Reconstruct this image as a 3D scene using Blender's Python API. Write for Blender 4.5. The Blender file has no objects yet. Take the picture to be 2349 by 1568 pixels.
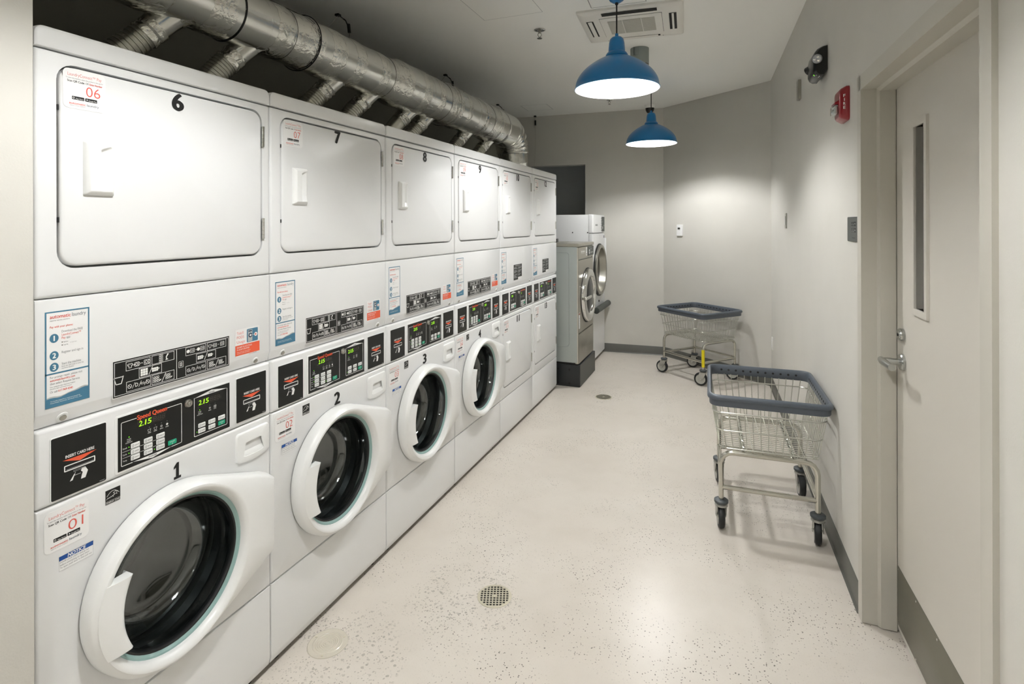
import bpy, bmesh, math, random
from mathutils import Matrix, Vector
random.seed(7)
PI = math.pi
SC = bpy.context.scene
COL = SC.collection

# ------------------------------------------------------------------ materials
def lin(c):
    return tuple(((x / 255.0) / 12.92 if x / 255.0 <= 0.04045 else ((x / 255.0 + 0.055) / 1.055) ** 2.4) for x in c) + (1.0,)

def new_mat(name):
    m = bpy.data.materials.new(name); m.use_nodes = True
    nt = m.node_tree
    return m, nt, nt.nodes['Principled BSDF']

def mat(name, rgb, rough=0.5, metal=0.0, coat=0.0, bump=0.0, bscale=60.0, spec=0.5, var=0.0, vscale=4.0, emit=None, estr=0.0, distort=0.0):
    m, nt, b = new_mat(name)
    c = lin(rgb)
    b.inputs['Base Color'].default_value = c
    b.inputs['Roughness'].default_value = rough
    b.inputs['Metallic'].default_value = metal
    b.inputs['Coat Weight'].default_value = coat
    b.inputs['Coat Roughness'].default_value = 0.08
    b.inputs['Specular IOR Level'].default_value = spec
    tc = nt.nodes.new('ShaderNodeTexCoord')
    if var > 0:
        n = nt.nodes.new('ShaderNodeTexNoise'); n.inputs['Scale'].default_value = vscale; n.inputs['Detail'].default_value = 5
        nt.links.new(tc.outputs['Object'], n.inputs['Vector'])
        r = nt.nodes.new('ShaderNodeMapRange'); r.inputs[1].default_value = .3; r.inputs[2].default_value = .7
        r.inputs[3].default_value = 1 - var; r.inputs[4].default_value = 1 + var * .5
        mx = nt.nodes.new('ShaderNodeVectorMath'); mx.operation = 'SCALE'; mx.inputs[0].default_value = c[:3]
        nt.links.new(n.outputs['Fac'], r.inputs[0]); nt.links.new(r.outputs[0], mx.inputs['Scale'])
        nt.links.new(mx.outputs[0], b.inputs['Base Color'])
    if bump > 0:
        n = nt.nodes.new('ShaderNodeTexNoise'); n.inputs['Scale'].default_value = bscale; n.inputs['Detail'].default_value = 4
        n.inputs['Distortion'].default_value = distort
        nt.links.new(tc.outputs['Object'], n.inputs['Vector'])
        bp = nt.nodes.new('ShaderNodeBump'); bp.inputs['Strength'].default_value = bump; bp.inputs['Distance'].default_value = .01
        nt.links.new(n.outputs['Fac'], bp.inputs['Height']); nt.links.new(bp.outputs[0], b.inputs['Normal'])
    if emit:
        b.inputs['Emission Color'].default_value = lin(emit); b.inputs['Emission Strength'].default_value = estr
    return m

def floor_mat():
    m, nt, b = new_mat('polished_concrete')
    N = nt.nodes.new; L = nt.links.new
    tc = N('ShaderNodeTexCoord'); P = tc.outputs['Object']
    def noise(s, d=4, w=None):
        n = N('ShaderNodeTexNoise'); n.inputs['Scale'].default_value = s; n.inputs['Detail'].default_value = d
        L(P, n.inputs['Vector']); return n.outputs['Fac']
    def mrange(x, a, bb, c=0, d=1):
        r = N('ShaderNodeMapRange'); L(x, r.inputs[0])
        for i, v in enumerate((a, bb, c, d)): r.inputs[i + 1].default_value = v
        return r.outputs[0]
    def math_(op, x, y=None):
        n = N('ShaderNodeMath'); n.operation = op
        for i, v in enumerate((x, y)):
            if v is None: continue
            if isinstance(v, (int, float)): n.inputs[i].default_value = v
            else: L(v, n.inputs[i])
        return n.outputs[0]
    def mix(f, a, c):
        n = N('ShaderNodeMix'); n.data_type = 'RGBA'; L(f, n.inputs[0])
        for i, v in ((6, a), (7, c)):
            if isinstance(v, tuple): n.inputs[i].default_value = v
            else: L(v, n.inputs[i])
        return n.outputs[2]
    col = mix(mrange(noise(1.6, 6), .35, .68), lin((215, 209, 200)), lin((206, 199, 189)))
    col = mix(math_('MULTIPLY', mrange(noise(7, 6), .45, .8), .22), col, lin((188, 181, 169)))
    # small fine sand grain
    v0 = N('ShaderNodeTexVoronoi'); v0.inputs['Scale'].default_value = 150; L(P, v0.inputs['Vector'])
    sand = math_('MULTIPLY', mrange(v0.outputs['Distance'], .30, .08), .22)
    col = mix(math_('MULTIPLY', sand, mrange(noise(3.1, 3), .2, .8)), col, lin((120, 113, 102)))
    # dark little pits in clusters
    v1 = N('ShaderNodeTexVoronoi'); v1.inputs['Scale'].default_value = 118; nd0 = N('ShaderNodeTexNoise'); nd0.inputs['Scale'].default_value = 120; L(P, nd0.inputs['Vector']); vm0 = N('ShaderNodeVectorMath'); vm0.operation = 'MULTIPLY_ADD'; L(nd0.outputs['Color'], vm0.inputs[0]); vm0.inputs[1].default_value = (.010, .010, 0); L(P, vm0.inputs[2]); L(vm0.outputs[0], v1.inputs['Vector'])
    sel = math_('GREATER_THAN', N_sep(nt, v1.outputs['Color'], 0), .62)
    pit = math_('MULTIPLY', mrange(v1.outputs['Distance'], .29, .21), sel)
    zone = mrange(noise(2.3, 4), .45, .58)
    pit = math_('MULTIPLY', pit, zone)
    col = mix(math_('MULTIPLY', pit, .9), col, lin((82, 76, 68)))
    # exposed aggregate round the drains: shape of its own, grey chips
    sep = N('ShaderNodeSeparateXYZ'); L(P, sep.inputs[0])
    def around(x, y, r0, r1):
        dx = math_('SUBTRACT', sep.outputs[0], x); dy = math_('SUBTRACT', sep.outputs[1], y)
        d = math_('SQRT', math_('ADD', math_('MULTIPLY', dx, dx), math_('MULTIPLY', dy, dy)))
        d = math_('ADD', d, math_('MULTIPLY', math_('SUBTRACT', noise(5, 3), .5), .5))
        return mrange(d, r0, r1, 1, 0)
    zn = math_('MAXIMUM', math_('MAXIMUM', around(.46, 2.02, .12, .30), around(.2, 1.60, .12, .30)), around(.46, 4.8, .08, .2))
    v2 = N('ShaderNodeTexVoronoi'); v2.inputs['Scale'].default_value = 62; v2.inputs['Randomness'].default_value = 1
    nd = N('ShaderNodeTexNoise'); nd.inputs['Scale'].default_value = 90; L(P, nd.inputs['Vector'])
    vm = N('ShaderNodeVectorMath'); vm.operation = 'MULTIPLY_ADD'; L(nd.outputs['Color'], vm.inputs[0]); vm.inputs[1].default_value = (.009, .009, 0); L(P, vm.inputs[2])
    L(vm.outputs[0], v2.inputs['Vector'])
    sel2 = mrange(N_sep(nt, v2.outputs['Color'], 1), .62, .64)
    chip = math_('MULTIPLY', math_('MULTIPLY', mrange(v2.outputs['Distance'], .36, .32), sel2), mrange(zn, .3, .6))
    v3 = N('ShaderNodeTexVoronoi'); v3.inputs['Scale'].default_value = 118; L(vm.outputs[0], v3.inputs['Vector'])
    sel3 = mrange(N_sep(nt, v3.outputs['Color'], 2), .45, .47)
    chip2 = math_('MULTIPLY', math_('MULTIPLY', mrange(v3.outputs['Distance'], .34, .30), sel3), mrange(zn, .25, .5))
    chip = math_('MAXIMUM', chip, chip2)
    shade = mrange(N_sep(nt, v2.outputs['Color'], 0), 0, 1, .35, .75)
    col = mix(math_('MULTIPLY', chip, shade), col, lin((150, 145, 136)))
    L(col, b.inputs['Base Color'])
    b.inputs['Roughness'].default_value = .29
    b.inputs['Specular IOR Level'].default_value = .27
    bp = N('ShaderNodeBump'); bp.inputs['Strength'].default_value = .08; bp.inputs['Distance'].default_value = .002
    L(noise(55, 3), bp.inputs['Height']); L(bp.outputs[0], b.inputs['Normal'])
    return m

def N_sep(nt, col, i):
    s = nt.nodes.new('ShaderNodeSeparateColor'); nt.links.new(col, s.inputs[0]); return s.outputs[i]

def duct_mat():
    m, nt, b = new_mat('galvanised_duct')
    N = nt.nodes.new; L = nt.links.new
    tc = N('ShaderNodeTexCoord')
    mp = N('ShaderNodeMapping'); mp.inputs['Scale'].default_value = (9, .7, 9); L(tc.outputs['Object'], mp.inputs[0])
    n = N('ShaderNodeTexNoise'); n.inputs['Scale'].default_value = 2.5; n.inputs['Detail'].default_value = 6; L(mp.outputs[0], n.inputs['Vector'])
    r = N('ShaderNodeMapRange'); L(n.outputs['Fac'], r.inputs[0]); r.inputs[1].default_value = .3; r.inputs[2].default_value = .7; r.inputs[3].default_value = .16; r.inputs[4].default_value = .30
    L(r.outputs[0], b.inputs['Roughness'])
    b.inputs['Metallic'].default_value = 1; b.inputs['Base Color'].default_value = lin((224, 224, 219))
    n2 = N('ShaderNodeTexNoise'); n2.inputs['Scale'].default_value = 7; n2.inputs['Detail'].default_value = 2; L(tc.outputs['Object'], n2.inputs['Vector'])
    bp = N('ShaderNodeBump'); bp.inputs['Strength'].default_value = .07; bp.inputs['Distance'].default_value = .01
    L(n2.outputs['Fac'], bp.inputs['Height']); L(bp.outputs[0], b.inputs['Normal'])
    return m

def foil_mat():
    m, nt, b = new_mat('foil_tape')
    N = nt.nodes.new; L = nt.links.new
    tc = N('ShaderNodeTexCoord')
    v = N('ShaderNodeTexVoronoi'); v.feature = 'DISTANCE_TO_EDGE'; v.inputs['Scale'].default_value = 26
    n = N('ShaderNodeTexNoise'); n.inputs['Scale'].default_value = 14; n.inputs['Detail'].default_value = 5; L(tc.outputs['Object'], n.inputs['Vector'])
    vm = N('ShaderNodeVectorMath'); vm.operation = 'MULTIPLY_ADD'; L(n.outputs['Color'], vm.inputs[0]); vm.inputs[1].default_value = (.12, .12, .12); L(tc.outputs['Object'], vm.inputs[2])
    L(vm.outputs[0], v.inputs['Vector'])
    b.inputs['Metallic'].default_value = 1; b.inputs['Base Color'].default_value = lin((232, 231, 224)); b.inputs['Roughness'].default_value = .22
    bp = N('ShaderNodeBump'); bp.inputs['Strength'].default_value = .5; bp.inputs['Distance'].default_value = .010
    L(v.outputs['Distance'], bp.inputs['Height']); L(bp.outputs[0], b.inputs['Normal'])
    return m

def glass_mat(name, tint, frac=.75, rough=.02):
    m = bpy.data.materials.new(name); m.use_nodes = True
    nt = m.node_tree; nt.nodes.clear(); N = nt.nodes.new; L = nt.links.new
    out = N('ShaderNodeOutputMaterial'); mx = N('ShaderNodeMixShader')
    tr = N('ShaderNodeBsdfTransparent'); tr.inputs[0].default_value = lin(tint)
    gl = N('ShaderNodeBsdfGlossy'); gl.inputs['Roughness'].default_value = rough; gl.inputs['Color'].default_value = (1, 1, 1, 1)
    lw = N('ShaderNodeLayerWeight'); pw = N('ShaderNodeMath'); pw.operation = 'POWER'; L(lw.outputs['Facing'], pw.inputs[0]); pw.inputs[1].default_value = 4.0
    fr = N('ShaderNodeMath'); fr.operation = 'MULTIPLY_ADD'; L(pw.outputs[0], fr.inputs[0]); fr.inputs[1].default_value = .9; fr.inputs[2].default_value = .085
    L(fr.outputs[0], mx.inputs[0]); L(tr.outputs[0], mx.inputs[1]); L(gl.outputs[0], mx.inputs[2]); L(mx.outputs[0], out.inputs[0])
    return m

WALLC = (205, 203, 196)
M_wall = mat('warm_grey_wall_paint', WALLC, .55, bump=.05, bscale=220, spec=.3, var=.02)
M_ceil = mat('ceiling_paint', (247, 247, 243), .75, bump=.03, bscale=180, spec=.2)
M_recess = mat('recess_grey_paint', (200, 204, 206), .7, spec=.2)
M_back = mat('dark_grey_wall', (112, 111, 102), .7, spec=.2)  # one even grey, darker than the other walls
M_trim = mat('door_frame_paint', (190, 187, 177), .38, spec=.45)
M_door = mat('door_paint', (197, 193, 184), .36, spec=.45)
M_base = mat('vinyl_base_grey', (92, 92, 86), .4)
M_floor = floor_mat()
M_white = mat('white_enamel', (223, 224, 224), .32, coat=.12, spec=.4)
M_whitep = mat('white_plastic', (232, 233, 232), .3)
M_dark = mat('shadow_gap_black', (18, 18, 18), .6)
M_black = mat('black_panel', (20, 22, 21), .28, spec=.5)
M_ink = mat('ink_black', (14, 14, 14), .6)
M_inkw = mat('ink_white', (235, 235, 232), .5)
M_grey = mat('ink_grey', (120, 122, 124), .6)
M_lgrey = mat('ink_light_grey', (176, 178, 178), .6)
M_red = mat('ink_red', (219, 84, 70), .5)
M_orange = mat('ink_orange', (226, 92, 58), .5)
M_blue = mat('ink_blue', (66, 118, 145), .5)
M_nblue = mat('notice_blue', (20, 76, 150), .5)
M_navy = mat('ink_navy', (35, 55, 80), .5)
M_paper = mat('sticker_white', (232, 232, 231), .45)
M_green = mat('start_green', (16, 160, 122), .4)
M_led = mat('led_green', (150, 230, 30), .5, emit=(150, 240, 20), estr=1.2)
M_dot = mat('led_dot_green', (110, 220, 40), .5, emit=(110, 230, 30), estr=.9)
M_disp = mat('display_window', (44, 42, 38), .2)
M_seg = mat('display_segment_off', (66, 62, 56), .4)
M_chrome = mat('chrome', (225, 225, 222), .12, 1)
M_steel = mat('brushed_steel', (170, 168, 160), .32, 1)
M_drum = mat('drum_steel', (150, 152, 153), .17, 1)
M_drumback = mat('drum_back_plate', (188, 188, 180), .4, .2)
M_rubber = mat('black_rubber', (16, 17, 18), .42)
M_glass = glass_mat('door_glass_dark', (226, 231, 231))
M_teal = mat('glass_rim_teal', (140, 170, 166), .1, spec=.8)
M_duct = duct_mat()
M_foil = foil_mat()
M_flex = mat('flexible_aluminium', (196, 195, 184), .34, 1, bump=.12, bscale=40)
M_clear = glass_mat('clear_lens', (235, 238, 238))
M_pblue = mat('pendant_blue_enamel', (6, 120, 186), .32, coat=.3)
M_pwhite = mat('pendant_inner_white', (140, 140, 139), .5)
M_cord = mat('black_cord', (14, 14, 14), .5)
M_bulb = mat('lamp_bulb', (255, 255, 255), .5, emit=(252, 252, 251), estr=1)
M_acw = mat('ac_plastic', (234, 232, 225), .45)
M_acg = mat('ac_grille', (198, 197, 188), .6)
M_slot = mat('ac_slot_dark', (22, 22, 20), .7)
M_cyl = mat('ceiling_cylinder_grey', (142, 150, 146), .5)
M_fire = mat('fire_alarm_red', (138, 13, 27), .3, coat=.3)
M_plate = mat('charcoal_plate', (66, 70, 67), .42)
M_silverpaint = mat('silver_painted_steel', (170, 177, 174), .4, .25)
M_silver = mat('silver_front_panel', (168, 165, 154), .33, .75)
M_beigep = mat('beige_corner_post', (194, 190, 178), .4)
M_plinth = mat('black_plinth', (34, 37, 39), .35)
M_plinthf = mat('plinth_front', (70, 71, 66), .5)
M_kick = mat('kick_plate_metal', (128, 126, 114), .36, .85)
M_cart = mat('cart_chrome', (205, 203, 194), .2, 1)
M_wire = mat('cart_wire', (200, 200, 192), .28, 1)
M_rim = mat('cart_rim_plastic', (84, 91, 100), .38)
M_tyre = mat('tyre_black', (24, 27, 29), .45)
M_hub = mat('wheel_hub_grey', (176, 176, 168), .45)
M_fork = mat('caster_zinc', (178, 178, 172), .35, .7)
M_cap = mat('caster_cap_grey', (70, 76, 80), .45)
M_yellow = mat('yellow_tape', (226, 208, 12), .45)
M_pglass = mat('porthole_dark_glass', (16, 18, 19), .06, spec=.6)
M_dglass = mat('vision_glass', (74, 82, 88), .12, spec=.6)
M_drain = mat('drain_grate', (198, 192, 172), .4, .25)
M_hole = mat('drain_hole', (22, 18, 10), .8)
M_clean = mat('cleanout_cover', (204, 198, 184), .22, spec=.6)
M_lever = mat('satin_nickel', (186, 188, 186), .24, 1)
M_whitesw = mat('switch_white', (226, 226, 220), .4)
M_lensgrey = mat('lens_grey', (176, 180, 184), .25)
M_brown = mat('warning_label_brown', (150, 84, 62), .5)

# ------------------------------------------------------------------ text cache
_T = {}
def text_geo(s, bold=0.0, res=3):
    k = (s, bold, res)
    if k in _T: return _T[k]
    cu = bpy.data.curves.new('glyphs', 'FONT'); cu.body = s; cu.size = 1; cu.resolution_u = res; cu.offset = bold
    o = bpy.data.objects.new('glyphs', cu); COL.objects.link(o)
    dg = bpy.context.evaluated_depsgraph_get()
    me = bpy.data.meshes.new_from_object(o.evaluated_get(dg))
    vs = [(v.co.x, v.co.y) for v in me.vertices]; fs = [tuple(p.vertices) for p in me.polygons]
    bpy.data.objects.remove(o); bpy.data.curves.remove(cu); bpy.data.meshes.remove(me)
    _T[k] = (vs, fs); return _T[k]
CAP = 0.729
def cap_h():
    vs, _ = text_geo('H'); return max(v[1] for v in vs) - min(v[1] for v in vs)
CAP = cap_h()

# ------------------------------------------------------------------ mesh builder
def rr(cx, cy, hx, hy, r, seg=4):
    r = max(min(r, hx * .999, hy * .999), 1e-5); pts = []
    for qx, qy, a0 in ((1, 1, 0), (-1, 1, PI / 2), (-1, -1, PI), (1, -1, 1.5 * PI)):
        for k in range(seg + 1):
            a = a0 + PI / 2 * k / seg
            pts.append((cx + qx * (hx - r) + r * math.cos(a), cy + qy * (hy - r) + r * math.sin(a)))
    return pts

def circ(cx, cy, r, n=48):
    return [(cx + r * math.cos(2 * PI * i / n), cy + r * math.sin(2 * PI * i / n)) for i in range(n)]

FACE_X = Matrix(((0, 0, 1, 0), (1, 0, 0, 0), (0, 1, 0, 0), (0, 0, 0, 1)))      # (u,v,d) -> x=d, y=u, z=v
class MB:
    def __init__(s, M=None):
        s.v = []; s.f = []; s.m = []; s.mats = []; s.M = M or Matrix()
    def mi(s, m):
        if m not in s.mats: s.mats.append(m)
        return s.mats.index(m)
    def add(s, vs, fs, m):
        o = len(s.v); M = s.M
        s.v += [tuple(M @ Vector(p)) for p in vs]; i = s.mi(m)
        for f in fs: s.f.append(tuple(o + k for k in f)); s.m.append(i)
    def loft(s, rings, m, cap0=True, cap1=True, closed=True):
        n = len(rings[0]); vs = [p for r in rings for p in r]; fs = []
        for a in range(len(rings) - 1):
            for i in range(n if closed else n - 1):
                j = (i + 1) % n
                fs.append((a * n + i, a * n + j, (a + 1) * n + j, (a + 1) * n + i))
        if cap0: fs.append(tuple(range(n - 1, -1, -1)))
        if cap1: fs.append(tuple((len(rings) - 1) * n + i for i in range(n)))
        s.add(vs, fs, m)
    def rbox(s, lo, hi, r, m, axis=2, cr=None, seg=3):
        """box with every edge rounded by r; corner radius cr in the plane across the axis"""
        a, b = [i for i in range(3) if i != axis]
        if axis == 1: a, b = 2, 0
        cx, cy = (lo[a] + hi[a]) / 2, (lo[b] + hi[b]) / 2; hx, hy = (hi[a] - lo[a]) / 2, (hi[b] - lo[b]) / 2
        r = min(r, (hi[axis] - lo[axis]) * .49); cr = cr if cr is not None else r
        rings = []
        def ring(i, c):
            out = []
            for p in rr(cx, cy, hx - i, hy - i, max(cr - i, .0002), 3 if cr < .02 else 6):
                q = [0, 0, 0]; q[a], q[b], q[axis] = p[0], p[1], c; out.append(tuple(q))
            return out
        for k in range(seg + 1):
            t = PI / 2 * k / seg; rings.append(ring(r * (1 - math.sin(t)), lo[axis] + r * (1 - math.cos(t))))
        for k in range(seg, -1, -1):
            t = PI / 2 * k / seg; rings.append(ring(r * (1 - math.sin(t)), hi[axis] - r * (1 - math.cos(t))))
        s.loft(rings, m)
    def box(s, lo, hi, m):
        x0, y0, z0 = lo; x1, y1, z1 = hi
        s.add([(x0, y0, z0), (x1, y0, z0), (x1, y1, z0), (x0, y1, z0), (x0, y0, z1), (x1, y0, z1), (x1, y1, z1), (x0, y1, z1)],
              [(0, 3, 2, 1), (4, 5, 6, 7), (0, 1, 5, 4), (1, 2, 6, 5), (2, 3, 7, 6), (3, 0, 4, 7)], m)
    def prism(s, poly, c0, c1, m):
        """poly in (u,v), extruded along d"""
        n = len(poly); vs = [(p[0], p[1], c0) for p in poly] + [(p[0], p[1], c1) for p in poly]
        fs = [tuple(range(n - 1, -1, -1)), tuple(range(n, 2 * n))] + [(i, (i + 1) % n, n + (i + 1) % n, n + i) for i in range(n)]
        s.add(vs, fs, m)
    def frames(s, path, closed=False):
        P = [Vector(p) for p in path]; n = len(P); T = []
        for i in range(n):
            if closed: t = P[(i + 1) % n] - P[i - 1]
            else: t = P[min(i + 1, n - 1)] - P[max(i - 1, 0)]
            T.append(t.normalized())
        u = T[0].orthogonal().normalized(); out = []
        for i in range(n):
            u = (u - T[i] * u.dot(T[i])).normalized(); out.append((P[i], u, T[i].cross(u)))
        return out
    def tube(s, path, r, m, n=10, closed=False, cap=True):
        fr = s.frames(path, closed); rings = []
        for i, (p, u, w) in enumerate(fr):
            rad = r[i] if isinstance(r, (list, tuple)) else r
            rings.append([tuple(p + rad * (u * math.cos(2 * PI * k / n) + w * math.sin(2 * PI * k / n))) for k in range(n)])
        if closed: rings.append(rings[0]); cap = False
        s.loft(rings, m, cap, cap)
    def lathe(s, prof, m, o=(0, 0, 0), ax=(0, 0, 1), n=40, cap0=False, cap1=False):
        """prof: list of (radius, height along ax)"""
        A = Vector(ax).normalized(); u = A.orthogonal().normalized(); w = A.cross(u); O = Vector(o); rings = []
        for r, h in prof:
            r = max(r, 1e-5)
            rings.append([tuple(O + A * h + r * (u * math.cos(2 * PI * k / n) + w * math.sin(2 * PI * k / n))) for k in range(n)])
        s.loft(rings, m, cap0, cap1)
    def sphere(s, c, r, m, n=20, sq=1.0):
        s.lathe([(r * math.sin(PI * k / 12), -r * sq * math.cos(PI * k / 12)) for k in range(13)], m, c, n=n)
    # flat printing on the plane of s.M : u,v and a small lift d
    def poly(s, pts, m, d=0):
        s.add([(p[0], p[1], d) for p in pts], [tuple(range(len(pts)))], m)
    def rect(s, u0, v0, u1, v1, m, d=0):
        s.poly([(u0, v0), (u1, v0), (u1, v1), (u0, v1)], m, d)
    def frame(s, u0, v0, u1, v1, w, m, d=0, r=0.0):
        if r <= 0:
            s.rect(u0, v0, u1, v0 + w, m, d); s.rect(u0, v1 - w, u1, v1, m, d); s.rect(u0, v0 + w, u0 + w, v1 - w, m, d); s.rect(u1 - w, v0 + w, u1, v1 - w, m, d)
        else:
            a = rr((u0 + u1) / 2, (v0 + v1) / 2, (u1 - u0) / 2, (v1 - v0) / 2, r); b = rr((u0 + u1) / 2, (v0 + v1) / 2, (u1 - u0) / 2 - w, (v1 - v0) / 2 - w, r - w)
            s.loft([[(p[0], p[1], d) for p in a], [(p[0], p[1], d) for p in b]], m, False, False)
    def rrect(s, u0, v0, u1, v1, r, m, d=0):
        s.poly(rr((u0 + u1) / 2, (v0 + v1) / 2, (u1 - u0) / 2, (v1 - v0) / 2, r), m, d)
    def disc(s, u, v, r, m, d=0, n=20, sy=1.0):
        s.poly([(u + r * math.cos(2 * PI * i / n), v + sy * r * math.sin(2 * PI * i / n)) for i in range(n)], m, d)
    def ring(s, u, v, r, w, m, d=0, n=24):
        s.loft([[(p[0], p[1], d) for p in circ(u, v, r, n)], [(p[0], p[1], d) for p in circ(u, v, r - w, n)]], m, False, False)
    def line(s, pts, w, m, d=0):
        for (a, b), (c, e) in zip(pts[:-1], pts[1:]):
            dx, dy = c - a, e - b; L = math.hypot(dx, dy) or 1; nx, ny = -dy / L * w / 2, dx / L * w / 2
            s.poly([(a + nx, b + ny), (c + nx, e + ny), (c - nx, e - ny), (a - nx, b - ny)], m, d)
    def text(s, t, u0, u1, v0, h, m, d=0, bold=0.0, it=0.0, align='fit', res=3):
        vs, fs = text_geo(t, min(bold, 0.0), res)
        if not vs: return
        xa, xb = min(p[0] for p in vs), max(p[0] for p in vs); sv = h / CAP
        if align == 'fit': su = (u1 - u0) / (xb - xa); ox = u0
        else:
            su = sv * .92; w = su * (xb - xa)
            if u1 is not None and w > u1 - u0: su = (u1 - u0) / (xb - xa); w = u1 - u0
            ox = u0 if align == 'left' else (u0 + u1) / 2 - w / 2
        sh = [(0, 0)] if bold <= 0 else [(bold * .7 * sv * a, bold * .35 * sv * b) for a, b in ((-1, 0), (1, 0), (0, 1), (0, -1), (0, 0))]
        for k, (a, b) in enumerate(sh):
            s.add([(ox + (p[0] - xa) * su + it * p[1] * sv + a, v0 + p[1] * sv + b, d + k * .00003) for p in vs], fs, m)
    def build(s, name, parent=None, ang=35, smooth=True):
        me = bpy.data.meshes.new(name); bm = bmesh.new()
        vs = [bm.verts.new(p) for p in s.v]
        for f, i in zip(s.f, s.m):
            try:
                fc = bm.faces.new([vs[k] for k in f]); fc.material_index = i
            except ValueError: pass
        bmesh.ops.recalc_face_normals(bm, faces=bm.faces)
        bm.to_mesh(me); bm.free()
        for m in s.mats: me.materials.append(m)
        if smooth:
            me.shade_smooth(); me.set_sharp_from_angle(angle=math.radians(ang))
        o = bpy.data.objects.new(name, me); COL.objects.link(o)
        if parent is not None: o.parent = parent
        return o

def tag(o, label, cat, group=None):
    o['label'] = label; o['category'] = cat
    if group: o['group'] = group
    return o
def thing(name, label, cat, loc=(0, 0, 0), rz=0.0, group=None):
    o = bpy.data.objects.new(name, None); COL.objects.link(o); o.empty_display_size = .05
    o.location = loc; o.rotation_euler = (0, 0, rz); return tag(o, label, cat, group)
def struct(o): o['kind'] = 'structure'; return o
def dup(root, loc, rz, label, group=None):
    r = root.copy(); COL.objects.link(r); r.location = loc; r.rotation_euler = (0, 0, rz); r['label'] = label
    if group: r['group'] = group
    for ch in list(root.children):
        c = ch.copy(); COL.objects.link(c); c.parent = r
        for g in list(ch.children):
            d = g.copy(); COL.objects.link(d); d.parent = c
    return r

# ------------------------------------------------------------------ setting
H = 2.885
FACE_NY = Matrix(((1, 0, 0, 0), (0, 0, -1, 0), (0, 1, 0, 0), (0, 0, 0, 1)))    # (u,v,d) -> x=u, y=-d, z=v
RD = Vector((-0.0257, 1, 0)).normalized(); RN = Vector((-RD.y, RD.x, 0))
RW0 = Vector((1.953, 2.498, 0))
def rw(s, z=0.0, off=0.0): return RW0 + RD * (s - 2.498) + RN * off + Vector((0, 0, z))
RZ = math.atan2(-RD.y, -RD.x)
CB = Vector((1.871, 5.69, 0)); CC = Vector((0.80, 6.566, 0))
AD = (CC - CB).normalized(); AN = Vector((-AD.y, AD.x, 0)); AZ = math.atan2(-AD.y, -AD.x)
def aw(t, z=0.0, off=0.0): return CB + AD * t + AN * off + Vector((0, 0, z))
YR = -2.4          # rear of the room
XL = -1.08

m = MB(); m.box((XL - .3, YR - .3, -.2), (2.6, 8.2, 0), M_floor); struct(m.build('floor'))
m = MB(); m.box((XL - .3, YR - .3, H), (2.6, 8.2, H + .15), M_ceil); struct(m.build('ceiling'))
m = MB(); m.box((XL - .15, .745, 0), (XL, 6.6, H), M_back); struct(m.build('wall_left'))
m = MB(); m.rbox((XL - .15, YR, 0), (.022, .745, H), .004, M_wall); struct(m.build('wall_near_left'))
m = MB(); m.box((XL - .15, YR - .15, 0), (2.4, YR, H), M_wall); struct(m.build('wall_rear'))
# right wall with its door opening
DS0, DS1, DZ1 = 1.462, 2.442, 2.055
def wall_piece(m, a, b, z0, z1, n, th, mt):
    p = [a, b, b - n * th, a - n * th]
    m.add([(q.x, q.y, z0) for q in p] + [(q.x, q.y, z1) for q in p], [(0, 1, 2, 3), (4, 7, 6, 5), (0, 4, 5, 1), (1, 5, 6, 2), (2, 6, 7, 3), (3, 7, 4, 0)], mt)
m = MB()
wall_piece(m, rw(DS1), CB, 0, H, RN, .16, M_wall)
wall_piece(m, rw(YR - .1), rw(DS0), 0, H, RN, .16, M_wall)
wall_piece(m, rw(DS0), rw(DS1), DZ1, H, RN, .16, M_wall)
struct(m.build('wall_right', smooth=False))
m = MB(); wall_piece(m, CB, CC, 0, H, AN, .16, M_wall); struct(m.build('wall_angled', smooth=False))
# back wall with the dark opening on its left
BD = Vector((1, .0455, 0)).normalized(); BN = Vector((BD.y, -BD.x, 0))
def bwp(x): return CC + BD * ((x - CC.x) / BD.x)
m = MB()
wall_piece(m, bwp(-.12), CC, 0, H, BN, .16, M_wall)
wall_piece(m, bwp(XL - .1), bwp(-.12), 2.262, H, BN, .16, M_wall)
struct(m.build('wall_back', smooth=False))
m = MB()
wall_piece(m, Vector((XL - .1, 7.12, 0)), Vector((.5, 7.12, 0)), 0, H, Vector((0, -1, 0)), .1, M_recess)
wall_piece(m, Vector((.00, 6.74, 0)), Vector((.00, 7.3, 0)), 0, H, Vector((-1, 0, 0)), .1, M_recess)
wall_piece(m, Vector((XL - .02, 6.6, 0)), Vector((XL - .02, 8.0, 0)), 0, H, Vector((1, 0, 0)), .12, M_recess)
struct(m.build('wall_recess', smooth=False))
# vinyl base
def base_run(name, a, b, n, za=.1):
    m = MB(); th = .006
    prof = [(0, 0), (.016, 0), (.009, .006), (.006, .016), (.006, za - .004), (.003, za), (0, za)]
    rings = [[tuple(p + n * q[0] + Vector((0, 0, q[1]))) for q in prof] for p in (a, b)]
    m.loft(rings, M_base); struct(m.build(name, ang=50))
base_run('baseboard_right', rw(2.492), CB, RN)
base_run('baseboard_angled', CB, CC, AN)
base_run('baseboard_back', CC, bwp(.05), BN)
base_run('baseboard_near_right', rw(YR + .05), rw(1.40), RN)

# ---- door (local frame: x to the right when facing it, y into the wall, z up)
dr = thing('door_1', 'beige metal door with narrow vision window in right wall', 'door', rw(2.40, 0), RZ); struct(dr); del dr['category']
dm = Matrix(FACE_NY)
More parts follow.
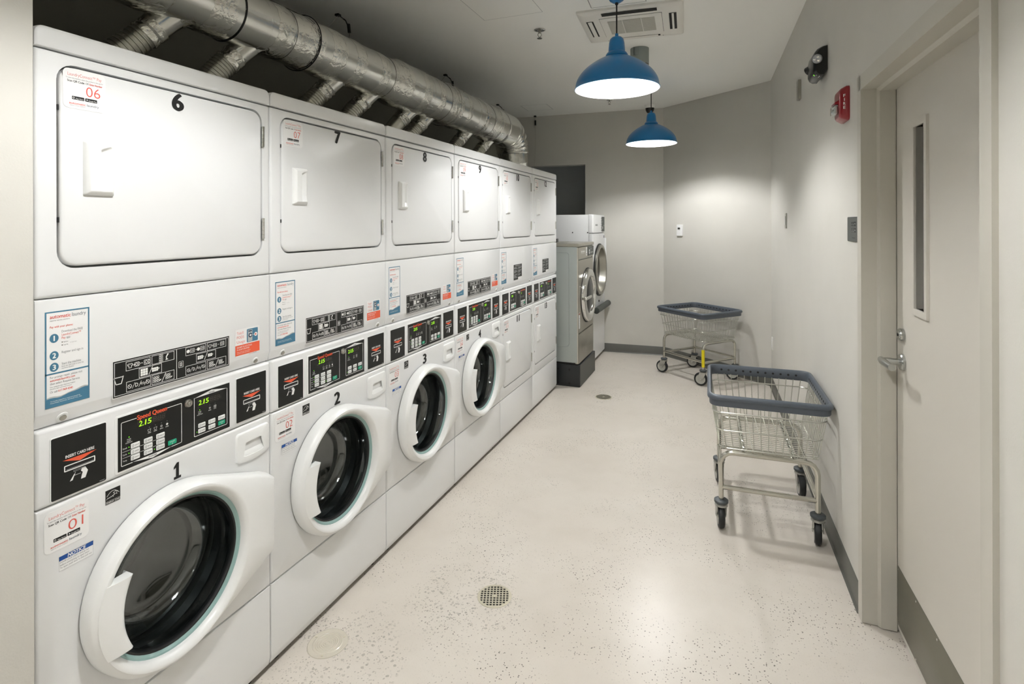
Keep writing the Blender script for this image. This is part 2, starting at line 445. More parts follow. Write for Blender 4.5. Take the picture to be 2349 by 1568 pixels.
# frame, local x: s decreasing to the right
fx0, fx1 = 2.40 - 2.490, 2.40 - 1.414            # outer edges
jx0, jx1 = 2.40 - 2.436, 2.40 - 1.468            # opening edges
m = MB()
def jamb(xo, xi, sgn):
    # profile in (x,y), extruded up
    pr = [(xo, -.012), (xi, -.012), (xi, .040), (xi + sgn * .012, .048), (xi + sgn * .012, .1), (xi - sgn * .006, .1), (xi - sgn * .006, .15), (xo, .15)]
    m.loft([[(p[0], p[1], z) for p in pr] for z in (.004, 2.105)], M_trim)
jamb(fx0, jx0, 1); jamb(fx1, jx1, -1)
pr = [(-.012, 2.105), (-.012, 2.048), (.040, 2.048), (.048, 2.036), (.1, 2.036), (.1, 2.055), (.15, 2.055), (.15, 2.105)]
m.loft([[(x, p[0], p[1]) for p in pr] for x in (fx0 + .001, fx1 - .001)], M_trim)
o = m.build('door_frame', dr); o['label'] = 'beige steel door frame with stepped stop'
# slab with window hole
sx0, sx1 = 2.40 - 2.421, 2.40 - 1.478
gx0, gx1, gz0, gz1 = 2.40 - 2.222, 2.40 - 2.128, 1.245, 1.862
yd = .1005
m = MB(dm)
def slab_ring(i, d): return [(p[0], p[1], d) for p in rr((sx0 + sx1) / 2, (.022 + 2.046) / 2, (sx1 - sx0) / 2 - i, (2.046 - .022) / 2 - i, .003, 2)]
def hole_ring(i, d): return [(p[0], p[1], d) for p in rr((gx0 + gx1) / 2, (gz0 + gz1) / 2, (gx1 - gx0) / 2 + i, (gz1 - gz0) / 2 + i, .003, 2)]
m.loft([hole_ring(0, -yd - .045), slab_ring(0, -yd - .045), slab_ring(0, -yd - .002), slab_ring(.002, -yd), hole_ring(0, -yd), hole_ring(0, -yd - .045)], M_door, False, False)
m.build('door_slab', dr)
m = MB(dm); m.loft([hole_ring(.0, -yd - .02), hole_ring(0, -yd + .007), hole_ring(.004, -yd + .009), hole_ring(.022, -yd + .008), hole_ring(.024, -yd + .0)], M_door, False, False)
wf = m.build('window_frame', dr)
m = MB(dm); m.loft([hole_ring(-.001, -yd - .026), hole_ring(-.001, -yd - .02)], M_dglass); m.build('window_pane', dr)
m = MB(dm); kz = [.04, .258]; kx0, kx1 = sx0 + .004, sx1 - .01
m.loft([[(p[0], p[1], d) for p in rr((kx0 + kx1) / 2, .149, (kx1 - kx0) / 2 - i, .109 - i, .002, 2)] for i, d in ((0, -yd), (0, -yd + .001), (.001, -yd + .0015))], M_kick)
kp = m.build('kick_plate', dr); kp['label'] = 'brushed metal kick plate'
m = MB()
for i in range(6):
    for z in (.05, .248):
        m.lathe([(.004, 0), (.004, .001), (.002, .002)], M_chrome, (kx0 + .012 + i * (kx1 - kx0 - .024) / 5, yd - .0015, z), (0, -1, 0), 10, False, True)
m.build('screws', kp)
lx = 2.40 - 2.352
m = MB(); m.lathe([(.0225, 0), (.0225, .010), (.0205, .014), (.0165, .015), (.0160, .0165), (.0145, .017)], M_lever, (lx, yd, 1.131), (0, -1, 0), 28, False, True)
m.lathe([(.0055, .017), (.0055, .0185)], M_dark, (lx, yd, 1.131), (0, -1, 0), 14, False, True)
o = m.build('lock_cylinder', dr); o['label'] = 'round nickel lock cylinder'
m = MB(); m.lathe([(.030, 0), (.030, .008), (.027, .012), (.014, .0125)], M_lever, (lx, yd, 1.032), (0, -1, 0), 28, False, True); o = m.build('lever_rose', dr)
m = MB(); m.tube([(lx, yd - .01, 1.032), (lx, yd - .036, 1.032), (lx, yd - .0362, 1.032), (lx, yd - .062, 1.032)], [.0115, .0115, .0125, .0125], M_lever, 18)
m.tube([(lx - .014, yd - .066, 1.034), (lx + .02, yd - .068, 1.034), (lx + .055, yd - .068, 1.034), (lx + .112, yd - .066, 1.034)], [.011, .0135, .0125, .0115], M_lever, 18)
o = m.build('lever_handle', dr); o['label'] = 'satin nickel lever handle'
m = MB(); m.box((fx0 + .02, .150, 0), (fx1 - .02, .17, 2.1), M_dark); m.build('dark_backing', dr)  # added dark sheet standing in for the unlit corridor behind the door

# ------------------------------------------------------------------ stacked laundry machines
W = 0.688; Y0 = 0.7553
def printer(d=0.0): return MB(FACE_X @ Matrix.Translation((0, 0, d)))
def fr_panel(m, u0, u1, v0, v1, r, hole=None, mt=None, back=-.02, er=.006):
    """panel with rounded front edges, front at x=0; hole: list of ring pts at the same count"""
    cx, cy, hx, hy = (u0 + u1) / 2, (v0 + v1) / 2, (u1 - u0) / 2, (v1 - v0) / 2
    def R(i, d): return [(p[0], p[1], d) for p in rr(cx, cy, hx - i, hy - i, max(r - i, .0005), 6)]
    rings = [R(0, back), R(0, -er)] + [R(er * (1 - math.cos(t)), -er + er * math.sin(t)) for t in (PI / 6, PI / 3, PI / 2)]
    if hole: m.loft([hole(back)] + rings + [hole(0), hole(back)], mt, False, False)
    else: m.loft(rings, mt)

def dryer_door(root, z0, z1, hz0, hz1):
    """white slab door u .047-.652 with moulded pull and two hinges"""
    dz = MB(FACE_X); u0, u1 = .051, .648
    def R(i, d): return [(p[0], p[1], d) for p in rr((u0 + u1) / 2, (z0 + z1) / 2, (u1 - u0) / 2 - i, (z1 - z0) / 2 - i, .036 - i, 6)]
    dz.loft([R(0, -.02), R(0, -.003), R(.0012, .0), R(.003, .002), R(.006, .003)], M_white)
    door = dz.build('dryer_door', root)
    # pull: raised bar with a scooped finger recess
    h = MB(); a0, a1, b0, b1 = .100, .170, hz0, hz1; nu, nv = 36, 64; vs = []; fs = []
    def hgt(u, v):
        e = min((u - a0), (a1 - u), (v - b0), (v - b1) * -1)
        base = .015 * min(1, max(0, e / .010)) ** .5
        s = (u - .134) / (.167 - .134)
        if 0 <= s <= 1 and b0 + .012 < v < b1 - .008:
            top = b1 - .008 - .012 * (1 - s) ** 1.5
            if v < top:
                k = min(1, (v - (b0 + .012)) / .02)
                sc = .0135 * (1 - s) ** .8 * k
                base = max(.0008, base - sc * min(1, (top - v) / .007))
        return .003 + base
    for j in range(nv + 1):
        for i in range(nu + 1):
            u = a0 + (a1 - a0) * i / nu; v = b0 + (b1 - b0) * j / nv; vs.append((hgt(u, v), u, v))
    for j in range(nv):
        for i in range(nu):
            k = j * (nu + 1) + i; fs.append((k, k + 1, k + nu + 2, k + nu + 1))
    h.add(vs, fs, M_whitep); hp = h.build('door_pull', door, ang=60)
    for zc in (z1 - .08, z0 + .085):
        k = MB()
        for q in range(5):
            k.lathe([(.0001, -.0065), (.0052, -.0065), (.0052, .0065), (.0001, .0065)], M_chrome, (.004, .6535, zc + (q - 2) * .0136), (0, 0, 1), 12)
        k.box((.0002, .650, zc - .034), (.0028, .661, zc + .034), M_steel)
        hg = k.build('hinge', root); hg['label'] = 'chrome door hinge'
    for zc in (z0 + .11, z1 - .10): k = MB(); k.box((-.012, .0465, zc - .006), (.001, .0505, zc + .006), M_dark); k.build('door_catch', root)
    return door

def hole_rr(u0, u1, v0, v1, r):
    def f(d): return [(p[0], p[1], d) for p in rr((u0 + u1) / 2, (v0 + v1) / 2, (u1 - u0) / 2, (v1 - v0) / 2, r, 6)]
    return f

def pay_sticker(root, num, u, v, name='pay_sticker'):
    """white translucent sticker .096 x .094, lower-left corner (u,v); its square code is left blank"""
    p = printer()
    p.prism(rr(u + .0475, v + .047, .0475, .047, .012), .0004, .0009, M_paper); d = .0012
    p.text('LaundryConnect\u2122 Pay', u + .010, u + .085, v + .077, .0075, M_red, d, -.012)
    p.text('To start the machine, select the product in the app for', u + .006, u + .089, v + .0705, .0028, M_grey, d)
    p.text('Scan QR Code', u + .009, u + .046, v + .0625, .0048, M_ink, d, .02)
    p.text('OR', u + .049, u + .056, v + .0625, .0048, M_grey, d)
    p.text('Enter Number', u + .058, u + .087, v + .0625, .0048, M_red, d, .015)
    p.text(num, u + .050, u + .082, v + .034, .0235, M_red, d + .0002, -.012, res=5)
    p.rrect(u + .019, v + .0215, u + .046, v + .0295, .0012, M_ink, d); p.rrect(u + .048, v + .0215, u + .075, v + .0295, .0012, M_ink, d)
    p.text('App Store', u + .027, u + .044, v + .0230, .0030, M_inkw, d + .0002); p.text('Google Play', u + .0555, u + .0735, v + .0230, .0030, M_inkw, d + .0002)
    p.poly([(u + .051, v + .0235), (u + .054, v + .0255), (u + .051, v + .0275)], M_inkw, d + .0002)
    p.ring(u + .0225, v + .0255, .0022, .0008, M_inkw, d + .0002, 12)
    p.text('automatic', u + .013, u + .049, v + .0100, .0052, M_red, d, .012)
    p.text('laundry', u + .052, u + .079, v + .0100, .0056, M_navy, d)
    p.text('superior service solutions', u + .014, u + .048, v + .0062, .0022, M_grey, d)
    o = p.build(name, root, smooth=False); o['label'] = 'white payment sticker numbered ' + num; return o

def number_decal(root, t, u, v, h=.046, wd=None):
    p = printer(); w = wd or (.030 if len(t) == 1 else .052)
    if t == '1':   # slab numeral
        a = u - .015
        p.poly([(a + .004, v), (a + .026, v), (a + .026, v + .007), (a + .0195, v + .007), (a + .0195, v + h), (a + .013, v + h), (a + .004, v + h - .010), (a + .004, v + h - .017), (a + .0105, v + h - .013), (a + .0105, v + .007), (a + .004, v + .007)], M_ink, .0040)
    else: p.text(t, u - w / 2, u + w / 2, v, h, M_ink, .0040, .075, res=6)
    o = p.build('number_decal', root, smooth=False); o['label'] = 'black number ' + t; return o

def blue_sticker(root):
    p = printer(); a, b, c, e = .021, .115, 1.114, 1.336
    p.prism([(a, c), (b, c), (b, e), (a, e)], .0002, .0006, M_paper); d = .0009; w = .0032
    p.frame(a, c, b, e, w, M_blue, d); p.rect(a, 1.190, b, 1.1935, M_blue, d)
    top = [(a + w + (b - a - 2 * w) * k / 12, 1.135 + .009 * (1 / (1 + math.exp(-(k - 7) * .9))) + .0012 * math.sin(k * 1.3)) for k in range(13)]
    p.poly([(a + w, 1.1375)] + [(x, y + .0025 + .001 * math.sin(i * .8)) for i, (x, y) in enumerate(top)][1:] + [(b - w, c + w), (a + w, c + w)], M_lgrey, d)
    p.poly([(a, c)] + [(a + w, 1.1345)] + top + [(b, c)], M_blue, d + .0003)
    p.text('automatic', .031, .074, 1.3195, .0085, M_red, d, .015); p.text('laundry', .077, .107, 1.3195, .0090, M_navy, d, -.01)
    p.text('superior service solutions', .031, .072, 1.3135, .003, M_grey, d)
    p.text('Pay with your phone:', .031, .079, 1.2975, .0048, M_red, d, .01)
    for i, zc in enumerate((1.2735, 1.2335, 1.2065)):
        p.disc(.0395, zc, .0092, M_blue, d, 24, 1.12); p.text(str(i + 1), .0363, .0427, zc - .0058, .0116, M_inkw, d + .0003, .06, align='center')
    p.text('Download the FREE', .055, .100, 1.2845, .0052, M_grey, d); p.text('LaundryConnect\u2122', .055, .096, 1.2768, .0052, M_red, d)
    p.text('Pay', .055, .063, 1.2692, .0052, M_red, d); p.text('app:', .065, .0735, 1.2692, .0052, M_grey, d)
    for zc, t in ((1.2605, 'Apple Store'), (1.2535, 'Google Play')):
        p.disc(.0560, zc + .0012, .0012, M_ink, d, 10); p.text(t, .0585, .0685, zc, .0026, M_grey, d)
    p.text('or scan here', .073, .087, 1.2570, .0026, M_lgrey, d)
    p.text('Register and sign in', .055, .101, 1.2355, .0055, M_grey, d)
    p.text('Start the machine', .055, .096, 1.2085, .0055, M_grey, d)
    p.text('Enter the QR Code or enter the', .055, .102, 1.2035, .0030, M_grey, d); p.text('machine number', .055, .081, 1.1990, .0030, M_grey, d)
    p.text('For prompt repair, please visit', .031, .099, 1.1810, .0048, M_grey, d)
    p.text('automaticlaundry.com', .031, .083, 1.1740, .0050, M_red, d, .015)
    p.text('then select Request Service', .031, .093, 1.1665, .0050, M_grey, d)
    p.text('Our website also features helpful', .031, .083, 1.1600, .0028, M_grey, d); p.text('laundry tips and instructions', .031, .076, 1.1555, .0028, M_grey, d)
    p.text('Or call', .031, .046, 1.1475, .0048, M_grey, d); p.text('617.969.4340', .048, .078, 1.1475, .0050, M_red, d, .02)
    p.text('This laundry equipment is owned and operated by', .031, .094, 1.1270, .0024, M_inkw, d + .0006); p.text('Automatic Laundry Services Co., Inc.', .031, .098, 1.1230, .0024, M_inkw, d + .0006)
    o = p.build('instruction_sticker', root, smooth=False); o['label'] = 'blue bordered white instruction sticker'; return o

def pictogram(p, kind, u, v, s, d, mt=None):
    mt = mt or M_inkw
    if kind == 'shirt': p.line([(u - s * .3, v - s * .5), (u - s * .3, v + s * .1), (u - s * .55, v), (u - s * .6, v + s * .35), (u - s * .25, v + s * .5), (u, v + s * .35), (u + s * .25, v + s * .5), (u + s * .6, v + s * .35), (u + s * .55, v), (u + s * .3, v + s * .1), (u + s * .3, v - s * .5), (u - s * .3, v - s * .5)], s * .11, mt, d)
    elif kind == 'washer': p.frame(u - s * .5, v - s * .5, u + s * .5, v + s * .5, s * .09, mt, d, s * .12); p.ring(u, v, s * .32, s * .1, mt, d, 16); p.line([(u + s * .5, v + s * .5), (u + s * .85, v), (u + s * .5, v - s * .5)], s * .09, mt, d)
    elif kind == 'dryer': p.frame(u - s * .6, v - s * .5, u + s * .6, v + s * .5, s * .09, mt, d, s * .1); p.ring(u - s * .1, v, s * .28, s * .1, mt, d, 16); p.rect(u + s * .33, v - s * .3, u + s * .42, v + s * .3, mt, d)
    elif kind == 'arrow': p.line([(u - s * .5, v), (u + s * .3, v)], s * .12, mt, d); p.poly([(u + s * .15, v + s * .3), (u + s * .55, v), (u + s * .15, v - s * .3)], mt, d)
    elif kind == 'keys':
        for i in range(2):
            for j in range(4): p.frame(u + (i - 1) * s * .5 + .0004, v + (j - 2) * s * .5 + .0004, u + i * s * .5 - .0004, v + (j - 1) * s * .5 - .0004, s * .07, mt, d)
    elif kind == 'hand': p.poly([(u - s * .3, v - s * .7), (u + s * .5, v - s * .6), (u + s * .1, v - s * .3), (u + s * .1, v + s * .1), (u + s * .6, v + s * .7), (u + s * .25, v + s * .85), (u - s * .2, v + s * .1), (u - s * .1, v - s * .4)], mt, d)
    elif kind == 'tub': p.line([(u - s * .62, v + s * .42), (u - s * .35, v - s * .5), (u + s * .35, v - s * .5), (u + s * .62, v + s * .5)], s * .1, mt, d); p.line([(u - s * .58 + s * 1.16 * k / 10, v + s * .35 + (s * .1 if k % 2 else 0)) for k in range(11)], s * .09, mt, d)
    elif kind == 'pour':
        p.ring(u, v, s * .42, s * .1, mt, d, 18); p.line([(u - s * .28, v + s * .28), (u + s * .28, v - s * .28)], s * .1, mt, d)
    elif kind == 'D': p.text('D', u - s * .3, u + s * .3, v - s * .4, s * .8, mt, d, .02)
    elif kind == 'slash': p.line([(u - s * .28, v - s * .55), (u + s * .28, v + s * .55)], s * .08, mt, d)
    elif kind == 'pill': p.frame(u - s * .45, v - s * .25, u + s * .45, v + s * .2, s * .1, mt, d, s * .15)
    elif kind == 'dots':
        for i in range(3):
            for j in range(3): p.rrect(u + (i - 1.5) * s * .42 + .0004, v + (j - 1.5) * s * .4 + .0004, u + (i - .5) * s * .42 - .0002, v + (j - .5) * s * .4 - .0002, .0006, mt, d)
    elif kind == 'dots2':
        for i in range(3):
            for j in range(2): p.rrect(u + (i - 1.5) * s * .42 + .0004, v + (j - 1) * s * .4 + .0004, u + (i - .5) * s * .42 - .0002, v + j * s * .4 - .0002, .0006, mt, d)
        p.ring(u + s * .75, v + s * .05, s * .16, s * .07, mt, d, 10)
    elif kind == 'rings':
        for i in range(3):
            for j in range(3): p.ring(u + (i - 1) * s * .36, v + (j - 1) * s * .36, s * .19, s * .07, mt, d, 10)
        p.poly([(u + s * .6, v - s * .5), (u + s * 1.0, v - s * .2), (u + s * .6, v - s * .15)], mt, d)
    elif kind == 'disc': p.disc(u, v, s * .45, mt, d, 18)

def diagram_sticker(root):
    p = printer(); a, b, c, e = .170, .520, 1.094, 1.187
    p.prism([(a, c), (b, c), (b, e), (a, e)], .0002, .0006, M_black); d = .0010; w = .0012
    p.frame(a - .0012, c - .0012, b + .0012, e + .0012, .0012, M_inkw, d - .0002)
    p.frame(a + .003, c + .0035, b - .003, e - .0035, w, M_inkw, d); p.rect(.3425, c + .0035, .3440, e - .0035, M_inkw, d)
    bx = [(.202, 1.156, .267, 1.180), (.271, 1.156, .336, 1.180), (.236, 1.129, .299, 1.1545), (.203, 1.101, .268, 1.1275), (.271, 1.101, .336, 1.1275),
          (.371, 1.157, .437, 1.181), (.441, 1.157, .508, 1.181), (.405, 1.130, .471, 1.1555), (.371, 1.101, .437, 1.1275), (.441, 1.101, .508, 1.1275)]
    for q in bx: p.frame(*q, .0011, M_inkw, d)
    pictogram(p, 'tub', .184, 1.137, .019, d); p.frame(.349, 1.128, .364, 1.146, .001, M_inkw, d, .002); p.frame(.353, 1.132, .360, 1.142, .001, M_inkw, d)
    for k in range(3): p.rect(.3535, 1.134 + k * .003, .3595, 1.1350 + k * .003, M_inkw, d)
    for k, u, s in (('shirt', .213, .011), ('arrow', .222, .007), ('washer', .230, .011), ('arrow', .243, .006), ('washer', .256, .013)): pictogram(p, k, u, 1.168, s, d)
    for k, u, s in (('keys', .297, .0115), ('hand', .313, .0115)): pictogram(p, k, u, 1.168, s, d)
    for k, u, s in (('dots', .250, .016), ('slash', .268, .018), ('dots2', .280, .014)): pictogram(p, k, u, 1.142, s, d)
    for k, u, s in (('pour', .212, .013), ('slash', .222, .013), ('D', .230, .012), ('slash', .239, .013), ('pill', .246, .011), ('slash', .254, .013), ('pour', .260, .013)): pictogram(p, k, u, 1.114, s, d)
    for k, u, s in (('rings', .283, .016), ('slash', .305, .020), ('rings', .317, .014)): pictogram(p, k, u, 1.114, s, d)
    for k, u, s in (('disc', .379, .011), ('dryer', .392, .012), ('arrow', .404, .005), ('disc', .412, .011), ('dryer', .425, .012)): pictogram(p, k, u, 1.169, s, d)
    for k, u, s in (('shirt', .451, .010), ('arrow', .459, .006), ('dryer', .468, .011), ('arrow', .480, .005), ('dryer', .494, .012)): pictogram(p, k, u, 1.169, s, d)
    for k, u, s in (('dots2', .418, .014), ('slash', .437, .018), ('dots2', .451, .012)): pictogram(p, k, u, 1.143, s, d)
    for k, u, s in (('pour', .380, .012), ('slash', .389, .012), ('D', .397, .011), ('slash', .406, .012), ('pill', .413, .010), ('slash', .421, .012), ('pour', .429, .012)): pictogram(p, k, u, 1.114, s, d)
    for k, u, s in (('rings', .455, .015), ('slash', .475, .019), ('rings', .488, .013)): pictogram(p, k, u, 1.114, s, d)
    o = p.build('diagram_sticker', root, smooth=False); o['label'] = 'wide black pictogram sticker'; return o

def pods_sticker(root):
    p = printer(); p.prism([(.543, 1.112), (.640, 1.112), (.640, 1.200), (.543, 1.200)], .0002, .0005, M_paper); d = .0009
    for t, z, u in (('Tide\u00ae', 1.1835, .576), ('PODS', 1.1700, .577), ('Usage', 1.1555, .581)): p.text(t, .549, u, z, .0085, M_red, d, -.01)
    p.rrect(.588, 1.1525, .633, 1.1955, .003, M_blue, d); p.rect(.592, 1.154, .610, 1.192, M_lgrey, d + .0002); p.rect(.594, 1.186, .608, 1.190, M_navy, d + .0004)
    p.disc(.602, 1.174, .0075, M_navy, d + .0004); p.disc(.602, 1.174, .0035, M_inkw, d + .0006); p.rect(.606, 1.1735, .622, 1.1745, M_inkw, d + .0006); p.disc(.624, 1.174, .0065, M_inkw, d + .0004); p.disc(.623, 1.174, .003, M_red, d + .0006)
    p.rect(.543, 1.1165, .640, 1.1490, M_orange, d)
    p.text('DO NOT', .549, .570, 1.1400, .0050, M_inkw, d + .0003, .03); p.text('PLACE PODS', .572, .608, 1.1400, .0050, M_inkw, d + .0003)
    p.text('IN SOAP DRAWER', .549, .598, 1.1325, .0050, M_inkw, d + .0003)
    p.text('Place pods into drum before', .549, .602, 1.1260, .0026, M_inkw, d + .0003); p.text('loading clothes and items', .549, .598, 1.1215, .0026, M_inkw, d + .0003)
    p.text('automatic', .596, .613, 1.1130, .0028, M_red, d); p.text('laundry', .614, .628, 1.1130, .0028, M_navy, d)
    o = p.build('detergent_sticker', root, smooth=False); o['label'] = 'orange and blue detergent pod sticker'; return o

def card_plate(root, u0, u1, v0, v1):
    p = printer(); c = (u0 + u1) / 2
    p.loft([[(q[0], q[1], d) for q in rr(c, (v0 + v1) / 2, (u1 - u0) / 2 + g - i, (v1 - v0) / 2 + g - i, .004, 3)] for i, d, g in ((0, .0001, .002), (0, .0016, .002), (.002, .0022, .002))], M_whitep)
    o = p.build('card_reader', root)
    q = printer(); q.prism(rr(c, (v0 + v1) / 2, (u1 - u0) / 2, (v1 - v0) / 2, .003), .0018, .0028, M_black); d = .0033
    q.text('INSERT CARD HERE', c - .031, c + .032, .9860, .0068, M_inkw, d, .03)
    q.poly([(c - .037, .9825), (c, .9705), (c + .037, .9825)], M_orange, d)
    q.frame(c - .034, .9545, c + .034, .9690, .0022, M_inkw, d, .002); q.rect(c - .0318, .9567, c + .0318, .9668, M_dark, d); q.rect(c - .029, .9580, c + .031, .9590, M_lgrey, d + .0003)
    q.frame(c - .014, .9480, c + .012, .9515, .0006, M_lgrey, d)
    q.poly([(c - .022, .9285), (c - .012, .9435), (c - .012, .9400), (c - .016, .9290)], M_paper, d); q.line([(c - .010, .9465), (c - .012, .9390), (c + .002, .9390)], .0008, M_paper, d)
    q.poly([(c + .002, .9245), (c + .012, .9245), (c + .0175, .9400), (c + .012, .9500), (c + .004, .9500), (c + .002, .9440), (c + .006, .9400), (c + .004, .9340)], M_paper, d)
    q.rect(u1 - .016, v0 + .003, u1 - .004, v0 + .0042, M_lgrey, d)
    b = q.build('card_plate', o, smooth=False); b['label'] = 'black card slot plate'; return o

def button(board, u0, v0, u1, v1, t, green=False):
    b = printer(); b.loft([[(q[0], q[1], d) for q in rr((u0 + u1) / 2, (v0 + v1) / 2, (u1 - u0) / 2 - i, (v1 - v0) / 2 - i, .002, 3)] for i, d in ((0, .0030), (0, .0040), (.0005, .0044))], M_green if green else M_whitep)
    if green: b.text(t, u0 + .005, u1 - .005, v1 - .0058, .0030, M_inkw, .0048); b.ring((u0 + u1) / 2, v0 + .0032, .0016, .0006, M_inkw, .0048, 10)
    else:
        b.text(t, u0 + .009, u1 - .0025, (v0 + v1) / 2 - .0014, .0030, M_ink, .0048); b.frame(u0 + .003, v0 + .0028, u0 + .0065, v1 - .0028, .0006, M_ink, .0048)
    o = b.build('start_button' if green else 'button', board, smooth=False); o['label'] = 'green start button' if green else 'white keypad button'; return o

def display(board, u0, v0, w, t, lit=None):
    p = printer(); p.rect(u0 - .003, v0 - .003, u0 + w, v0 + .0175, M_disp, .0034)
    n = 6; cw = w / n
    for i in range(3, n): p.text('8', u0 + i * cw + .001, u0 + (i + 1) * cw - .0015, v0 + .0005, .0125, M_seg, .0037, -.02, .12)
    p.text(t[0] + '.', u0 + .0005, u0 + cw + .0005, v0, .0135, M_led, .0038, 0, .12)
    if len(t) > 1: p.text(t[1], u0 + cw + .0040, u0 + cw + .0070, v0, .0135, M_led, .0038, 0, .12); p.text(t[2], u0 + 2 * cw - .001, u0 + 3 * cw - .0035, v0, .0135, M_led, .0038, 0, .12)
    o = p.build('display', board, smooth=False); o['label'] = 'green lit price display'; return o

def board_base(root):
    p = printer(); u0, u1, v0, v1 = .1735, .5215, .8965, 1.0465
    p.loft([[(q[0], q[1], d) for q in rr((u0 + u1) / 2, (v0 + v1) / 2, (u1 - u0) / 2 - i, (v1 - v0) / 2 - i, .006 - i * .5, 3)] for i, d in ((0, .0001), (0, .0012), (.002, .0022), (.0045, .0022))], M_whitep)
    b = p.build('control_board', root)
    q = printer(); q.prism([(.1805, .9025), (.5190, .9025), (.5190, 1.0410), (.1805, 1.0410)], .0020, .0030, M_black)
    return b, q

def lock(board, u, v):
    k = MB(); k.lathe([(.0118, 0), (.0118, .004), (.0095, .0075), (.006, .008)], M_steel, (.003, u, v), (1, 0, 0), 24, False, True)
    k.lathe([(.0046, .008), (.0046, .0092)], M_chrome, (.003, u, v), (1, 0, 0), 14, False, True); k.box((.011, u - .0007, v - .003), (.0125, u + .0007, v + .003), M_dark)
    o = k.build('key_lock', board); o['label'] = 'round chrome key lock'

def icon_led(q, u, v, kind, d, lab):
    q.disc(u, v + .0085, .0009, M_lgrey, d, 8); pictogram(q, kind, u, v, .007, d); q.text(lab, u - .0045, u + .0045, v - .0080, .0026, M_inkw, d, .02)

def washer_board(root):
    b, q = board_base(root); d = .0034
    # washer window line with gap for the wordmark
    q.line([(.228, 1.0262), (.190, 1.0262), (.1885, 1.0245), (.1885, .9155), (.190, .914), (.217, .914)], .0016, M_inkw, d); q.line([(.313, 1.0262), (.3545, 1.0262), (.356, 1.0245), (.356, .9165), (.3545, .915), (.325, .914)], .0016, M_inkw, d)
    q.text('Speed Queen', .2295, .3115, 1.0205, .0118, M_orange, d + .0002, .05)
    q.poly([(.217, .9146), (.325, .9146), (.271, .9050)], M_paper, d); q.text('WASHER', .2590, .2830, .9088, .0036, M_ink, d + .0003, .02)
    for u, k, t in ((.262, 'tub', 'WASH'), (.279, 'tub', 'RINSE'), (.296, 'pour', 'SPIN'), (.3125, 'disc', 'LOCKED')): icon_led(q, u, .982, k, d, t)
    q.disc(.208, .9835, .0014, M_dot, d + .0002, 10); q.text('P/1000', .203, .213, .9765, .0028, M_inkw, d); q.text('INSERT', .203, .213, .9720, .0026, M_inkw, d); q.text('COINS/CARD', .199, .217, .9680, .0026, M_inkw, d)
    names = [['LIGHT', 'MEDIUM', 'HEAVY'], ['NORMAL', 'PERM PRESS', 'DELICATE'], ['HOT', 'WARM', 'COLD']]
    cols = [(.2125, .2360), (.2470, .2705), (.2810, .3050)]
    for r in range(3):
        v1 = .9635 - r * .0158; v0 = v1 - .0125
        q.text(('Soil', 'Cycle', 'Temp')[r], .192, .2025, v0 + .0045, .0036, M_inkw, d)
        if r < 2: q.rect(.191, v0 - .0020, .305, v0 - .0013, M_inkw, d)
        for c, (a, e) in enumerate(cols):
            lit = (r, c) in ((0, 0), (1, 0), (2, 2)); q.disc(a - .0048, (v0 + v1) / 2, .0013, M_dot if lit else M_seg, d + .0002, 10)
            button(b, a, v0, e, v1, names[r][c])
    button(b, .3150, .9195, .3400, .9325, 'START', True)
    # dryer window
    q.line([(.3960, 1.0280), (.3960, .9165), (.3975, .915), (.5075, .915), (.509, .9165), (.509, 1.0270)], .0016, M_inkw, d)
    q.poly([(.3955, 1.0270), (.5095, 1.0270), (.454, 1.0375)], M_paper, d); q.text('DRYER', .4450, .4640, 1.0285, .0036, M_ink, d + .0003, .02)
    q.disc(.414, .9885, .0013, M_dot, d, 10); q.text('P/1000', .409, .419, .9820, .0028, M_inkw, d); q.text('INSERT', .409, .419, .9775, .0026, M_inkw, d); q.text('COINS/CARD', .405, .424, .9735, .0026, M_inkw, d)
    for u, k, t in ((.448, 'pour', 'DRYING'), (.466, 'dryer', 'COOL'),): icon_led(q, u, .984, k, d, t)
    for r, row in enumerate((('MED TEMP', 'LOW TEMP', 'NO HEAT'), ('HIGH TEMP', 'DELICATE', 'START'))):
        v1 = .9485 - r * .0160; v0 = v1 - .0125
        for c, (a, e) in enumerate(((.4090, .4325), (.4430, .4665), (.4770, .5010))):
            q.disc(a - .0045, (v0 + v1) / 2, .0012, M_dot if (r, c) == (1, 0) else M_seg, d + .0002, 10); button(b, a, v0, e, v1, row[c], row[c] == 'START')
    o = q.build('board_print', b, smooth=False); o['label'] = 'black control board with red wordmark'
    display(b, .2330, 1.0015, .075, '215'); display(b, .4095, 1.0030, .074, '215'); lock(b, .376, 1.020)

